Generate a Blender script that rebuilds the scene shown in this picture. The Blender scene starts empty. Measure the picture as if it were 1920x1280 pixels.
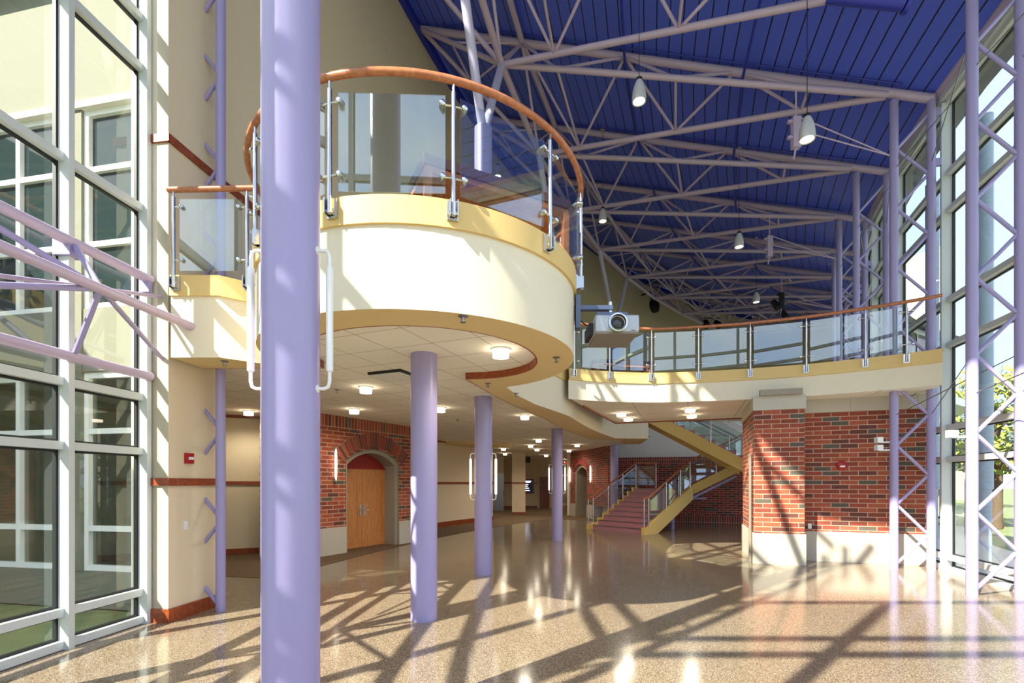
import bpy, bmesh, math, random
from mathutils import Vector, Matrix
random.seed(7)
R_ = math.radians
SC = bpy.context.scene
COL = SC.collection

# ------------------------------------------------------------------ camera, sky, sun, exposure
cd = bpy.data.cameras.new('camera')
cam = bpy.data.objects.new('camera', cd)
COL.objects.link(cam)
cam.location = (0, 0, 1.74)
cam.rotation_euler = (R_(90), 0, 0)
cd.sensor_width = 36
cd.lens = 17.0
cd.shift_y = 265 / 1920
cd.clip_start = 0.05
cd.clip_end = 400
SC.camera = cam

SUN_DIR = Vector((1.064, 1.0, -1.23))
sd = bpy.data.lights.new('sun', 'SUN')
sd.energy = 9.0
sd.color = (1.0, 0.93, 0.80)
sd.angle = 0.009
sun = bpy.data.objects.new('sun', sd)
COL.objects.link(sun)
sun.rotation_euler = SUN_DIR.to_track_quat('-Z', 'Y').to_euler()
sun.location = (-20, -20, 25)

wd = bpy.data.worlds.new('sky')
SC.world = wd
wd.use_nodes = True
_n = wd.node_tree.nodes
_l = wd.node_tree.links
_n.clear()
w_out = _n.new('ShaderNodeOutputWorld')
w_bg = _n.new('ShaderNodeBackground')
w_tc = _n.new('ShaderNodeTexCoord')
w_map = _n.new('ShaderNodeMapping')
w_map.inputs['Scale'].default_value = (1.0, 1.0, 2.6)
w_noise = _n.new('ShaderNodeTexNoise')
w_noise.inputs['Scale'].default_value = 2.2
w_noise.inputs['Detail'].default_value = 7
w_noise.inputs['Roughness'].default_value = 0.55
w_ramp = _n.new('ShaderNodeValToRGB')
w_ramp.color_ramp.elements[0].position = 0.42
w_ramp.color_ramp.elements[1].position = 0.66
w_ramp.color_ramp.elements[0].color = (0.47, 0.63, 0.95, 1)
w_ramp.color_ramp.elements[1].color = (0.96, 0.95, 0.94, 1)
_l.new(w_tc.outputs['Generated'], w_map.inputs['Vector'])
_l.new(w_map.outputs['Vector'], w_noise.inputs['Vector'])
_l.new(w_noise.outputs['Fac'], w_ramp.inputs['Fac'])
_l.new(w_ramp.outputs['Color'], w_bg.inputs['Color'])
w_bg.inputs['Strength'].default_value = 1.25
_l.new(w_bg.outputs['Background'], w_out.inputs['Surface'])

SC.view_settings.view_transform = 'Standard'
SC.view_settings.look = 'None'
SC.view_settings.gamma = 1
SC.view_settings.use_curve_mapping = False
SC.view_settings.exposure = 0.80

# ------------------------------------------------------------------ materials
def lin(c):
    return tuple(((v / 255 / 12.92) if v / 255 <= 0.04045 else ((v / 255 + 0.055) / 1.055) ** 2.4) for v in c) + (1.0,)

def new_mat(name):
    m = bpy.data.materials.new(name)
    m.use_nodes = True
    nt = m.node_tree
    b = nt.nodes['Principled BSDF']
    return m, nt, b

def plain(name, rgb, rough=0.5, metal=0.0, spec=0.5, noise=0.0, nscale=6.0, bump=0.0):
    m, nt, b = new_mat(name)
    b.inputs['Base Color'].default_value = lin(rgb)
    b.inputs['Roughness'].default_value = rough
    b.inputs['Metallic'].default_value = metal
    b.inputs['Specular IOR Level'].default_value = spec
    if noise or bump:
        tc = nt.nodes.new('ShaderNodeTexCoord')
        n = nt.nodes.new('ShaderNodeTexNoise')
        n.inputs['Scale'].default_value = nscale
        n.inputs['Detail'].default_value = 5
        nt.links.new(tc.outputs['Object'], n.inputs['Vector'])
        if noise:
            mx = nt.nodes.new('ShaderNodeMix')
            mx.data_type = 'RGBA'
            mx.inputs['A'].default_value = tuple(v * (1 - noise) for v in lin(rgb)[:3]) + (1,)
            mx.inputs['B'].default_value = tuple(min(1, v * (1 + noise)) for v in lin(rgb)[:3]) + (1,)
            nt.links.new(n.outputs['Fac'], mx.inputs['Factor'])
            nt.links.new(mx.outputs['Result'], b.inputs['Base Color'])
        if bump:
            bp = nt.nodes.new('ShaderNodeBump')
            bp.inputs['Strength'].default_value = bump
            bp.inputs['Distance'].default_value = 0.01
            nt.links.new(n.outputs['Fac'], bp.inputs['Height'])
            nt.links.new(bp.outputs['Normal'], b.inputs['Normal'])
    return m

def emit(name, rgb, strength):
    m, nt, b = new_mat(name)
    b.inputs['Base Color'].default_value = lin(rgb)
    b.inputs['Emission Color'].default_value = lin(rgb)
    b.inputs['Emission Strength'].default_value = strength
    return m

def glass(name, tint, f0):
    m, nt, b = new_mat(name)
    nt.nodes.remove(b)
    out = nt.nodes['Material Output']
    tr = nt.nodes.new('ShaderNodeBsdfTransparent')
    tr.inputs['Color'].default_value = tint
    gl = nt.nodes.new('ShaderNodeBsdfGlossy')
    gl.inputs['Roughness'].default_value = 0.0
    gl.inputs['Color'].default_value = (0.93, 0.97, 1.0, 1)
    fr = nt.nodes.new('ShaderNodeLayerWeight')
    fr.inputs['Blend'].default_value = 0.5
    mx = nt.nodes.new('ShaderNodeMixShader')
    pw = nt.nodes.new('ShaderNodeMath')
    pw.operation = 'POWER'
    pw.inputs[1].default_value = 5.0
    ml = nt.nodes.new('ShaderNodeMath')
    ml.operation = 'MULTIPLY_ADD'
    ml.use_clamp = True
    ml.inputs[1].default_value = 1.0 - f0
    ml.inputs[2].default_value = f0
    nt.links.new(fr.outputs['Facing'], pw.inputs[0])
    nt.links.new(pw.outputs[0], ml.inputs[0])
    nt.links.new(ml.outputs[0], mx.inputs['Fac'])
    nt.links.new(tr.outputs[0], mx.inputs[1])
    nt.links.new(gl.outputs[0], mx.inputs[2])
    nt.links.new(mx.outputs[0], out.inputs['Surface'])
    return m

def wood(name, c1, c2, rough=0.35, scale=(3, 3, 30)):
    m, nt, b = new_mat(name)
    tc = nt.nodes.new('ShaderNodeTexCoord')
    mp = nt.nodes.new('ShaderNodeMapping')
    mp.inputs['Scale'].default_value = scale
    n = nt.nodes.new('ShaderNodeTexNoise')
    n.inputs['Scale'].default_value = 3
    n.inputs['Detail'].default_value = 8
    n.inputs['Distortion'].default_value = 0.6
    r = nt.nodes.new('ShaderNodeValToRGB')
    r.color_ramp.elements[0].position = 0.35
    r.color_ramp.elements[1].position = 0.68
    r.color_ramp.elements[0].color = lin(c1)
    r.color_ramp.elements[1].color = lin(c2)
    nt.links.new(tc.outputs['Object'], mp.inputs['Vector'])
    nt.links.new(mp.outputs['Vector'], n.inputs['Vector'])
    nt.links.new(n.outputs['Fac'], r.inputs['Fac'])
    nt.links.new(r.outputs['Color'], b.inputs['Base Color'])
    b.inputs['Roughness'].default_value = rough
    return m

def brick(name, bw=0.34, rh=0.1, shift=0.5, reds=((132, 62, 44), (166, 84, 56), (150, 70, 48), (104, 58, 48), (92, 84, 72))):
    m, nt, b = new_mat(name)
    uv = nt.nodes.new('ShaderNodeTexCoord')
    bt = nt.nodes.new('ShaderNodeTexBrick')
    bt.offset = shift
    bt.inputs['Color1'].default_value = (0, 0, 0, 1)
    bt.inputs['Color2'].default_value = (1, 1, 1, 1)
    bt.inputs['Mortar'].default_value = (0.5, 0.5, 0.5, 1)
    bt.inputs['Scale'].default_value = 1.0
    bt.inputs['Mortar Size'].default_value = 0.008
    bt.inputs['Mortar Smooth'].default_value = 0.15
    bt.inputs['Bias'].default_value = 0.0
    bt.inputs['Brick Width'].default_value = bw
    bt.inputs['Row Height'].default_value = rh
    r = nt.nodes.new('ShaderNodeValToRGB')
    r.color_ramp.interpolation = 'CONSTANT'
    e = r.color_ramp.elements
    e[0].position = 0.0
    e[0].color = lin(reds[0])
    e[1].position = 0.25
    e[1].color = lin(reds[1])
    for p, c in ((0.52, reds[2]), (0.77, reds[3]), (0.90, reds[4])):
        x = e.new(p)
        x.color = lin(c)
    nz = nt.nodes.new('ShaderNodeTexNoise')
    nz.inputs['Scale'].default_value = 14
    nz.inputs['Detail'].default_value = 6
    hs = nt.nodes.new('ShaderNodeHueSaturation')
    mr = nt.nodes.new('ShaderNodeMapRange')
    mr.inputs['To Min'].default_value = 0.75
    mr.inputs['To Max'].default_value = 1.25
    mx = nt.nodes.new('ShaderNodeMix')
    mx.data_type = 'RGBA'
    mx.inputs['B'].default_value = lin((196, 166, 138))
    bp = nt.nodes.new('ShaderNodeBump')
    bp.invert = True
    bp.inputs['Strength'].default_value = 0.6
    bp.inputs['Distance'].default_value = 0.008
    L = nt.links.new
    L(uv.outputs['UV'], bt.inputs['Vector'])
    L(uv.outputs['UV'], nz.inputs['Vector'])
    L(bt.outputs['Color'], r.inputs['Fac'])
    L(nz.outputs['Fac'], mr.inputs['Value'])
    L(mr.outputs['Result'], hs.inputs['Value'])
    L(r.outputs['Color'], hs.inputs['Color'])
    L(hs.outputs['Color'], mx.inputs['A'])
    L(bt.outputs['Fac'], mx.inputs['Factor'])
    L(mx.outputs['Result'], b.inputs['Base Color'])
    L(bt.outputs['Fac'], bp.inputs['Height'])
    L(bp.outputs['Normal'], b.inputs['Normal'])
    b.inputs['Roughness'].default_value = 0.8
    return m

def grid_mat(name, rgb, line, w=0.61, h=0.61, ang=0.0, lw=0.006, rough=0.9, use_uv=False, spec=0.3):
    """flat panels with a thin joint grid"""
    m, nt, b = new_mat(name)
    tc = nt.nodes.new('ShaderNodeTexCoord')
    mp = nt.nodes.new('ShaderNodeMapping')
    mp.inputs['Rotation'].default_value = (0, 0, ang)
    bt = nt.nodes.new('ShaderNodeTexBrick')
    bt.offset = 0.0
    bt.inputs['Color1'].default_value = lin(rgb)
    bt.inputs['Color2'].default_value = tuple(v * 0.96 for v in lin(rgb)[:3]) + (1,)
    bt.inputs['Mortar'].default_value = lin(line)
    bt.inputs['Scale'].default_value = 1.0
    bt.inputs['Mortar Size'].default_value = lw
    bt.inputs['Mortar Smooth'].default_value = 0.0
    bt.inputs['Brick Width'].default_value = w
    bt.inputs['Row Height'].default_value = h
    nt.links.new(tc.outputs['UV' if use_uv else 'Object'], mp.inputs['Vector'])
    nt.links.new(mp.outputs['Vector'], bt.inputs['Vector'])
    nt.links.new(bt.outputs['Color'], b.inputs['Base Color'])
    b.inputs['Roughness'].default_value = rough
    b.inputs['Specular IOR Level'].default_value = spec
    return m

def terrazzo(name):
    m, nt, b = new_mat(name)
    tc = nt.nodes.new('ShaderNodeTexCoord')
    v = nt.nodes.new('ShaderNodeTexVoronoi')
    v.inputs['Scale'].default_value = 170
    r = nt.nodes.new('ShaderNodeValToRGB')
    r.color_ramp.interpolation = 'CONSTANT'
    e = r.color_ramp.elements
    e[0].position = 0
    e[0].color = lin((90, 77, 63))
    e[1].position = 0.22
    e[1].color = lin((130, 114, 95))
    for p, c in ((0.6, (149, 132, 111)), (0.82, (184, 168, 145)), (0.94, (100, 83, 66))):
        x = e.new(p)
        x.color = lin(c)
    sp = nt.nodes.new('ShaderNodeSeparateColor')
    n = nt.nodes.new('ShaderNodeTexNoise')
    n.inputs['Scale'].default_value = 0.5
    n.inputs['Detail'].default_value = 3
    hs = nt.nodes.new('ShaderNodeHueSaturation')
    mr = nt.nodes.new('ShaderNodeMapRange')
    mr.inputs['To Min'].default_value = 0.9
    mr.inputs['To Max'].default_value = 1.1
    L = nt.links.new
    L(tc.outputs['Object'], v.inputs['Vector'])
    L(v.outputs['Color'], sp.inputs['Color'])
    L(sp.outputs['Red'], r.inputs['Fac'])
    L(tc.outputs['Object'], n.inputs['Vector'])
    L(n.outputs['Fac'], mr.inputs['Value'])
    L(mr.outputs['Result'], hs.inputs['Value'])
    L(r.outputs['Color'], hs.inputs['Color'])
    L(hs.outputs['Color'], b.inputs['Base Color'])
    b.inputs['Roughness'].default_value = 0.13
    b.inputs['Specular IOR Level'].default_value = 0.55
    return m

def deck_mat(name):
    """roof boards; u runs across the boards, with a dark slot between neighbours"""
    m, nt, b = new_mat(name)
    tc = nt.nodes.new('ShaderNodeTexCoord')
    sp = nt.nodes.new('ShaderNodeSeparateXYZ')
    dv = nt.nodes.new('ShaderNodeMath'); dv.operation = 'DIVIDE'; dv.inputs[1].default_value = 0.27
    fr = nt.nodes.new('ShaderNodeMath'); fr.operation = 'FRACT'
    lt = nt.nodes.new('ShaderNodeMath'); lt.operation = 'LESS_THAN'; lt.inputs[1].default_value = 0.085
    mx = nt.nodes.new('ShaderNodeMix'); mx.data_type = 'RGBA'
    mx.inputs['A'].default_value = lin((84, 106, 226))
    mx.inputs['B'].default_value = lin((10, 10, 30))
    L = nt.links.new
    L(tc.outputs['UV'], sp.inputs[0])
    L(sp.outputs['X'], dv.inputs[0])
    L(dv.outputs[0], fr.inputs[0])
    L(fr.outputs[0], lt.inputs[0])
    L(lt.outputs[0], mx.inputs['Factor'])
    L(mx.outputs['Result'], b.inputs['Base Color'])
    b.inputs['Roughness'].default_value = 0.45
    return m

M = {}
M['cream'] = plain('cream paint', (224, 206, 174), 0.7, noise=0.02)
M['fascia'] = plain('pale cream paint', (228, 217, 190), 0.65, noise=0.015)
M['tan'] = plain('tan paint', (222, 190, 122), 0.6, noise=0.02)
M['soffit'] = plain('soffit paint', (224, 198, 142), 0.65, noise=0.02)
M['lavender'] = plain('lavender paint', (160, 151, 194), 0.32)
M['lavender_lit'] = plain('lavender paint warm lit', (190, 172, 198), 0.4)  # same lavender paint, with warm light on the roof steel put into the colour
M['post'] = plain('pale lavender paint', (190, 184, 214), 0.35)
M['blue'] = plain('blue paint', (40, 52, 165), 0.4)
M['deck'] = deck_mat('blue roof boards')
M['terrazzo'] = terrazzo('terrazzo')
M['carpet'] = plain('carpet', (104, 82, 58), 0.95, noise=0.35, nscale=60, bump=0.4)
M['brick'] = brick('red brick')
M['soldier'] = brick('soldier brick', bw=0.1, rh=0.31, shift=0.0)
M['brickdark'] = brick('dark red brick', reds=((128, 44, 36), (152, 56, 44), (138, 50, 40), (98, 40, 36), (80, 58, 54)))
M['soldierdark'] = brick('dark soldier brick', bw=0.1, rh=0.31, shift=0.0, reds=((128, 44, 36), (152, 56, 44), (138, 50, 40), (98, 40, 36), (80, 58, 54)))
M['stone'] = grid_mat('stone', (192, 184, 168), (156, 146, 130), 1.2, 3.0, lw=0.004, use_uv=True)
M['tile'] = grid_mat('ceiling tile', (244, 238, 224), (176, 164, 144), 0.61, 0.61, ang=-R_(67.4), lw=0.006)
M['tile2'] = grid_mat('walkway ceiling tile', (244, 238, 224), (176, 164, 144), 1.22, 1.22, ang=R_(20), lw=0.008)
M['trim'] = wood('cherry trim', (128, 56, 24), (160, 78, 38), 0.35, (6, 6, 6))
M['rail'] = wood('cherry handrail', (164, 98, 62), (188, 122, 82), 0.25, (5, 5, 5))
M['door'] = wood('oak door', (178, 112, 56), (204, 140, 78), 0.4, (14, 14, 1.2))
M['doordark'] = wood('dark oak door', (120, 58, 30), (140, 74, 40), 0.4, (14, 14, 1.2))
M['redpaint'] = plain('red paint', (150, 30, 20), 0.5)
M['steel'] = plain('stainless steel', (205, 205, 205), 0.18, metal=1.0)
M['steeldull'] = plain('brushed steel', (150, 150, 150), 0.35, metal=1.0)
M['alu'] = plain('window aluminium', (204, 210, 208), 0.4, noise=0.01)
M['gasket'] = plain('black gasket', (20, 22, 24), 0.5)
M['glass'] = glass('window glass', (0.93, 0.97, 0.95, 1), 0.07)
M['pane'] = glass('railing glass', (0.88, 0.94, 0.93, 1), 0.14)
M['wingpane'] = glass('tinted wing glass', (0.50, 0.58, 0.54, 1), 0.12)
M['wingwall'] = plain('wing wall', (122, 122, 104), 0.8)
M['pipe'] = plain('blue grey downpipe', (150, 166, 186), 0.5)
M['wingglass'] = plain('dark window glass', (38, 52, 52), 0.05, spec=0.8)
M['white'] = plain('white enamel', (236, 236, 232), 0.35)
M['black'] = plain('black metal', (18, 18, 20), 0.5)
M['silver'] = plain('silver plastic', (176, 180, 186), 0.35, metal=0.3)
M['greypanel'] = plain('grey underside', (128, 122, 114), 0.6)
M['lens'] = plain('lens glass', (14, 18, 26), 0.05, spec=0.9)
M['mount'] = plain('blue grey steel', (92, 104, 132), 0.4, metal=0.2)
M['lamp'] = emit('lamp glow', (255, 238, 210), 7.0)
M['bulb'] = emit('pendant bulb', (255, 244, 222), 2.5)
M['tube'] = emit('sconce glow', (255, 246, 226), 2.0)
M['red'] = plain('alarm red', (170, 22, 20), 0.35)
M['bell'] = plain('pendant metal', (198, 198, 192), 0.35, metal=0.2)
M['tread'] = plain('purple stone tread', (184, 130, 138), 0.4, noise=0.2, nscale=30)
M['stringer'] = plain('yellow cream stringer', (226, 190, 108), 0.5)
M['upholstery'] = plain('dark upholstery', (70, 44, 44), 0.5)
M['screen'] = emit('screen', (14, 16, 34), 0.5)
M['screentext'] = emit('screen text', (225, 230, 245), 1.5)
M['exit'] = emit('exit letters', (255, 70, 40), 1.5)
M['greywall'] = plain('grey plaster', (226, 220, 208), 0.8)
M['grass'] = plain('lawn', (120, 132, 84), 0.95, noise=0.35, nscale=4)
M['asphalt'] = plain('asphalt', (150, 148, 146), 0.9, noise=0.1)
M['concrete'] = plain('concrete path', (212, 200, 182), 0.9, noise=0.08)
M['leaf'] = plain('leaves', (150, 160, 70), 0.8, noise=0.35, nscale=2)
M['leafdark'] = plain('dark leaves', (60, 86, 44), 0.8, noise=0.35, nscale=2)
M['bark'] = plain('bark', (98, 82, 64), 0.9, noise=0.3, nscale=20)
M['house'] = plain('house wall', (196, 180, 150), 0.85)
M['slate'] = plain('grey roof', (128, 124, 120), 0.8)

# ------------------------------------------------------------------ mesh helpers
class MB:
    def __init__(s):
        s.v = []; s.f = []; s.uv = []; s.sm = []

    def face(s, pts, uv=None, smooth=False):
        i = len(s.v)
        s.v += [tuple(p) for p in pts]
        s.f.append(tuple(range(i, i + len(pts))))
        s.uv.append(uv)
        s.sm.append(smooth)

    def raw(s, verts, faces, smooth=True):
        i = len(s.v)
        s.v += [tuple(p) for p in verts]
        for f in faces:
            s.f.append(tuple(i + a for a in f)); s.uv.append(None); s.sm.append(smooth)

    def obox(s, c, ax, ay, az, uvw=False):
        """box: centre c, half-axis vectors"""
        c, ax, ay, az = Vector(c), Vector(ax), Vector(ay), Vector(az)
        P = [c + ax * i + ay * j + az * k for k in (-1, 1) for j in (-1, 1) for i in (-1, 1)]
        s.raw(P, [(0, 2, 3, 1), (4, 5, 7, 6), (0, 1, 5, 4), (2, 6, 7, 3), (0, 4, 6, 2), (1, 3, 7, 5)], False)

    def box(s, x0, x1, y0, y1, z0, z1):
        s.obox(((x0 + x1) / 2, (y0 + y1) / 2, (z0 + z1) / 2), ((x1 - x0) / 2, 0, 0), (0, (y1 - y0) / 2, 0), (0, 0, (z1 - z0) / 2))

    def beam(s, p0, p1, w, h, up=(0, 0, 1)):
        """rectangular bar, w sideways, h along up"""
        p0, p1 = Vector(p0), Vector(p1)
        d = (p1 - p0)
        side = d.cross(Vector(up)).normalized()
        u = side.cross(d).normalized()
        s.obox((p0 + p1) / 2, d / 2, side * (w / 2), u * (h / 2))

    def tube(s, pts, r, seg=12, caps=True, r1=None):
        pts = [Vector(p) for p in pts]
        n = len(pts)
        rings = []
        prev = None
        for i, p in enumerate(pts):
            if i == 0: d = pts[1] - p
            elif i == n - 1: d = p - pts[i - 1]
            else: d = (pts[i + 1] - p).normalized() + (p - pts[i - 1]).normalized()
            d.normalize()
            if prev is None:
                a = Vector((0, 0, 1)) if abs(d.z) < 0.9 else Vector((1, 0, 0))
                x = d.cross(a).normalized()
            else:
                x = (prev - d * prev.dot(d)).normalized()
            prev = x
            y = d.cross(x)
            rr = r if r1 is None else r + (r1 - r) * i / (n - 1)
            rings.append([p + (x * math.cos(t) + y * math.sin(t)) * rr for t in [2 * math.pi * k / seg for k in range(seg)]])
        V = [q for rg in rings for q in rg]
        F = []
        for i in range(n - 1):
            for k in range(seg):
                F.append((i * seg + k, i * seg + (k + 1) % seg, (i + 1) * seg + (k + 1) % seg, (i + 1) * seg + k))
        base = len(s.v)
        s.raw(V, F, True)
        if caps:
            s.f.append(tuple(base + k for k in reversed(range(seg)))); s.uv.append(None); s.sm.append(False)
            s.f.append(tuple(base + (n - 1) * seg + k for k in range(seg))); s.uv.append(None); s.sm.append(False)

    def lathe(s, prof, c=(0, 0, 0), seg=24, axis=None):
        """prof: [(r, z)]"""
        c = Vector(c)
        if axis is None:
            X, Y, Z = Vector((1, 0, 0)), Vector((0, 1, 0)), Vector((0, 0, 1))
        else:
            Z = Vector(axis).normalized()
            a = Vector((0, 0, 1)) if abs(Z.z) < 0.9 else Vector((1, 0, 0))
            X = Z.cross(a).normalized(); Y = Z.cross(X)
        V = []
        for r, z in prof:
            for k in range(seg):
                t = 2 * math.pi * k / seg
                V.append(c + X * (r * math.cos(t)) + Y * (r * math.sin(t)) + Z * z)
        F = []
        for i in range(len(prof) - 1):
            for k in range(seg):
                F.append((i * seg + k, i * seg + (k + 1) % seg, (i + 1) * seg + (k + 1) % seg, (i + 1) * seg + k))
        b = len(s.v)
        s.raw(V, F, True)
        for i, rev in ((0, True), (len(prof) - 1, False)):
            if prof[i][0] > 1e-6:
                ks = range(seg)
                s.f.append(tuple(b + i * seg + k for k in (reversed(ks) if rev else ks))); s.uv.append(None); s.sm.append(False)

    def strip(s, A, B, smooth=False, uv=False):
        """quads between two polylines of the same length; uv in metres along the line and up"""
        d = 0
        for i in range(len(A) - 1):
            a0, a1, b0, b1 = Vector(A[i]), Vector(A[i + 1]), Vector(B[i]), Vector(B[i + 1])
            l = (a1 - a0).length
            if l < 1e-6: l = (b1 - b0).length
            u = None
            if uv: u = [(d, a0.z), (d + l, a1.z), (d + l, b1.z), (d, b0.z)]
            s.face((a0, a1, b1, b0), u, smooth)
            d += l

    def prism(s, poly, z0, z1):
        n = len(poly)
        b = len(s.v)
        s.v += [(p[0], p[1], z0) for p in poly] + [(p[0], p[1], z1) for p in poly]
        fs = [tuple(b + i for i in reversed(range(n))), tuple(b + n + i for i in range(n))]
        for i in range(n):
            j = (i + 1) % n
            fs.append((b + i, b + j, b + n + j, b + n + i))
        for f in fs:
            s.f.append(f); s.uv.append(None); s.sm.append(False)

    def build(s, name, m, parent=None, merge=True, tri=False):
        me = bpy.data.meshes.new(name)
        me.from_pydata(s.v, [], s.f)
        if any(u is not None for u in s.uv):
            ul = me.uv_layers.new(name='uv')
            for p, u in zip(me.polygons, s.uv):
                if u is None: continue
                for li, q in zip(p.loop_indices, u):
                    ul.data[li].uv = q
        for p, q in zip(me.polygons, s.sm):
            p.use_smooth = q
        me.materials.append(m)
        if merge:
            bm = bmesh.new(); bm.from_mesh(me)
            bmesh.ops.remove_doubles(bm, verts=bm.verts, dist=1e-5)
            if tri: bmesh.ops.triangulate(bm, faces=[f for f in bm.faces if len(f.verts) > 4])
            bmesh.ops.recalc_face_normals(bm, faces=bm.faces)
            bm.to_mesh(me); bm.free()
            try: me.set_sharp_from_angle(angle=R_(40))
            except Exception: pass
        o = bpy.data.objects.new(name, me)
        COL.objects.link(o)
        if parent is not None:
            o.parent = parent
            # parents are empties placed at their base and never rotated
            o.matrix_parent_inverse = parent.matrix_world.inverted() if False else Matrix.Translation(-Vector(PW(parent)))
        return o

def PW(o):
    p = Vector(o.location)
    if o.parent is not None and False: p += PW(o.parent)
    return p if o.type == 'EMPTY' else Vector((0, 0, 0))

def tag(o, label, cat, group=None, kind=None):
    if label: o['label'] = label
    if cat: o['category'] = cat
    if group: o['group'] = group
    if kind: o['kind'] = kind
    return o

def thing(name, loc, label, cat, group=None):
    o = bpy.data.objects.new(name, None)
    COL.objects.link(o)
    o.location = loc
    o.empty_display_size = 0.1
    return tag(o, label, cat, group)

def struct(o, label, cat):
    return tag(o, label, cat, None, 'structure')

def pipe(name, p0, p1, r, m, parent=None, seg=10):
    b = MB(); b.tube([p0, p1], r, seg)
    return b.build(name, m, parent)

# ------------------------------------------------------------------ plan geometry: the hall curves round a centre far to the right
CX, CY = 34.809, 0.843
DP = 0.0869
def PH(k): return 0.147 + DP * k
def pol(R, ph, z=None):
    x, y = CX - R * math.cos(ph), CY + R * math.sin(ph)
    return (x, y) if z is None else (x, y, z)
def arc(R, a, b, n, z=None):
    return [pol(R, a + (b - a) * i / n, z) for i in range(n + 1)]
R_GL, R_CO, R_CI, R_WALL, R_N, R_M = 27.5, 27.88, 28.5, 39.43, 36.47, 36.40
R_LG = 39.83
Z_C, Z_N = 9.62, 11.21
def ztop(R): return 9.653 + (R - 28.508) * 0.4169
ORD = ['first', 'second', 'third', 'fourth', 'fifth', 'sixth', 'seventh', 'eighth', 'ninth', 'tenth', 'eleventh', 'twelfth', 'thirteenth', 'fourteenth', 'fifteenth', 'sixteenth', 'seventeenth', 'eighteenth']
NOSE = (-1.125, 6.18)

# outline of the upper floor: outer edge with the inner edge of its soffit ring
PAIRS = [((-4.19, 5.94), (-4.16, 6.5)), ((-3.6, 5.94), (-3.4, 6.5))]
for i in range(61):
    t = i / 60
    to = R_(-97 + 244 * t); ti = R_(-103 + 259 * t)
    ri = 1.45 if t < 0.8 else 1.45 - 0.34 * ((t - 0.8) / 0.2) ** 1.5
    PAIRS.append(((NOSE[0] + 1.9 * math.sin(to), NOSE[1] - 1.9 * math.cos(to)), (NOSE[0] + ri * math.sin(ti), NOSE[1] - ri * math.cos(ti))))
PAIRS += [((0.0, 8.15), (-0.52, 7.75)), ((0.13, 8.61), (-0.36, 8.35)), ((0.443, 9.45), (-0.05, 9.35)), ((0.795, 10.12), (0.22, 10.1)), ((1.2, 10.9), (0.5, 10.9))]
for i in range(1, 13):
    ph = 0.291 + (0.470 - 0.291) * i / 12
    PAIRS.append((pol(35.03, ph), pol(35.65 + 0.25 * i / 12, ph)))
OUT = [p[0] for p in PAIRS]
INN = [p[1] for p in PAIRS]
Z_SOF, Z_TILE, Z_BAND, Z_FL = 3.28, 3.38, 4.03, 4.28

def up(P, z): return [(p[0], p[1], z) for p in P]
def offset(P, d):
    out = []
    for i, p in enumerate(P):
        a = Vector(P[max(i - 1, 0)]); b = Vector(P[min(i + 1, len(P) - 1)])
        t = (b - a).normalized()
        out.append((p[0] + t.y * d, p[1] - t.x * d))
    return out

# ------------------------------------------------------------------ floor
b = MB()
b.strip(arc(27.42, -0.32, 1.2, 60, 0), arc(39.98, -0.32, 1.2, 60, 0))
b.strip(arc(39.98, 0.145, 1.2, 40, 0), arc(50.4, 0.2, 1.2, 40, 0))
struct(b.build('floor', M['terrazzo']), 'polished speckled tan terrazzo floor of the hall', 'floor')
b = MB()
b.strip(arc(39.88, 0.2, 0.60, 24, 0.005), arc(47.5, 0.2, 0.60, 24, 0.005))
b.strip(arc(36.6, 0.60, 1.0, 20, 0.005), arc(47.5, 0.60, 1.0, 20, 0.005))
struct(b.build('floor_carpet', M['carpet']), 'brown carpet along the lobby doors under the balcony', 'carpet')

# ------------------------------------------------------------------ walls
def wall_arc(name, R, a, c, z0, z1, n, mat, label, th=0.15):
    b = MB()
    b.strip(arc(R, a, c, n, z0), arc(R, a, c, n, z1))
    b.strip(arc(R + th, a, c, n, z0), arc(R + th, a, c, n, z1))
    b.strip(arc(R, a, c, n, z0), arc(R + th, a, c, n, z0))
    b.strip(arc(R, a, c, n, z1), arc(R + th, a, c, n, z1))
    for ph in (a, c):
        b.face([pol(R, ph, z0), pol(R + th, ph, z0), pol(R + th, ph, z1), pol(R, ph, z1)])
    return struct(b.build(name, mat), label, 'wall')

wall_arc('wall_left', R_WALL, 0.1317, 1.15, 3.395, 14.3, 60, M['cream'], 'tall tan upper wall curving away under the blue roof')
wall_arc('wall_left_pier', R_WALL, 0.1317, 0.153, 0, 3.395, 2, M['cream'], 'cream wall end beside the lavender post under the balcony', 0.5)
# jog between the curtain wall and the pier
b = MB()
a0 = pol(39.95, 0.1317); a1 = pol(R_WALL + 0.001, 0.1317)
b.face([(a0[0], a0[1], 0), (a1[0], a1[1], 0), (a1[0], a1[1], 14.3), (a0[0], a0[1], 14.3)])
b.face([(a0[0], a0[1] + .02, 0), (a1[0] - .02, a1[1] + .03, 0), (a1[0] - .02, a1[1] + .03, 14.3), (a0[0], a0[1] + .02, 14.3)])
struct(b.build('wall_jog', M['fascia']), 'narrow pale wall beside the left glass wall', 'wall')
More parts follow.
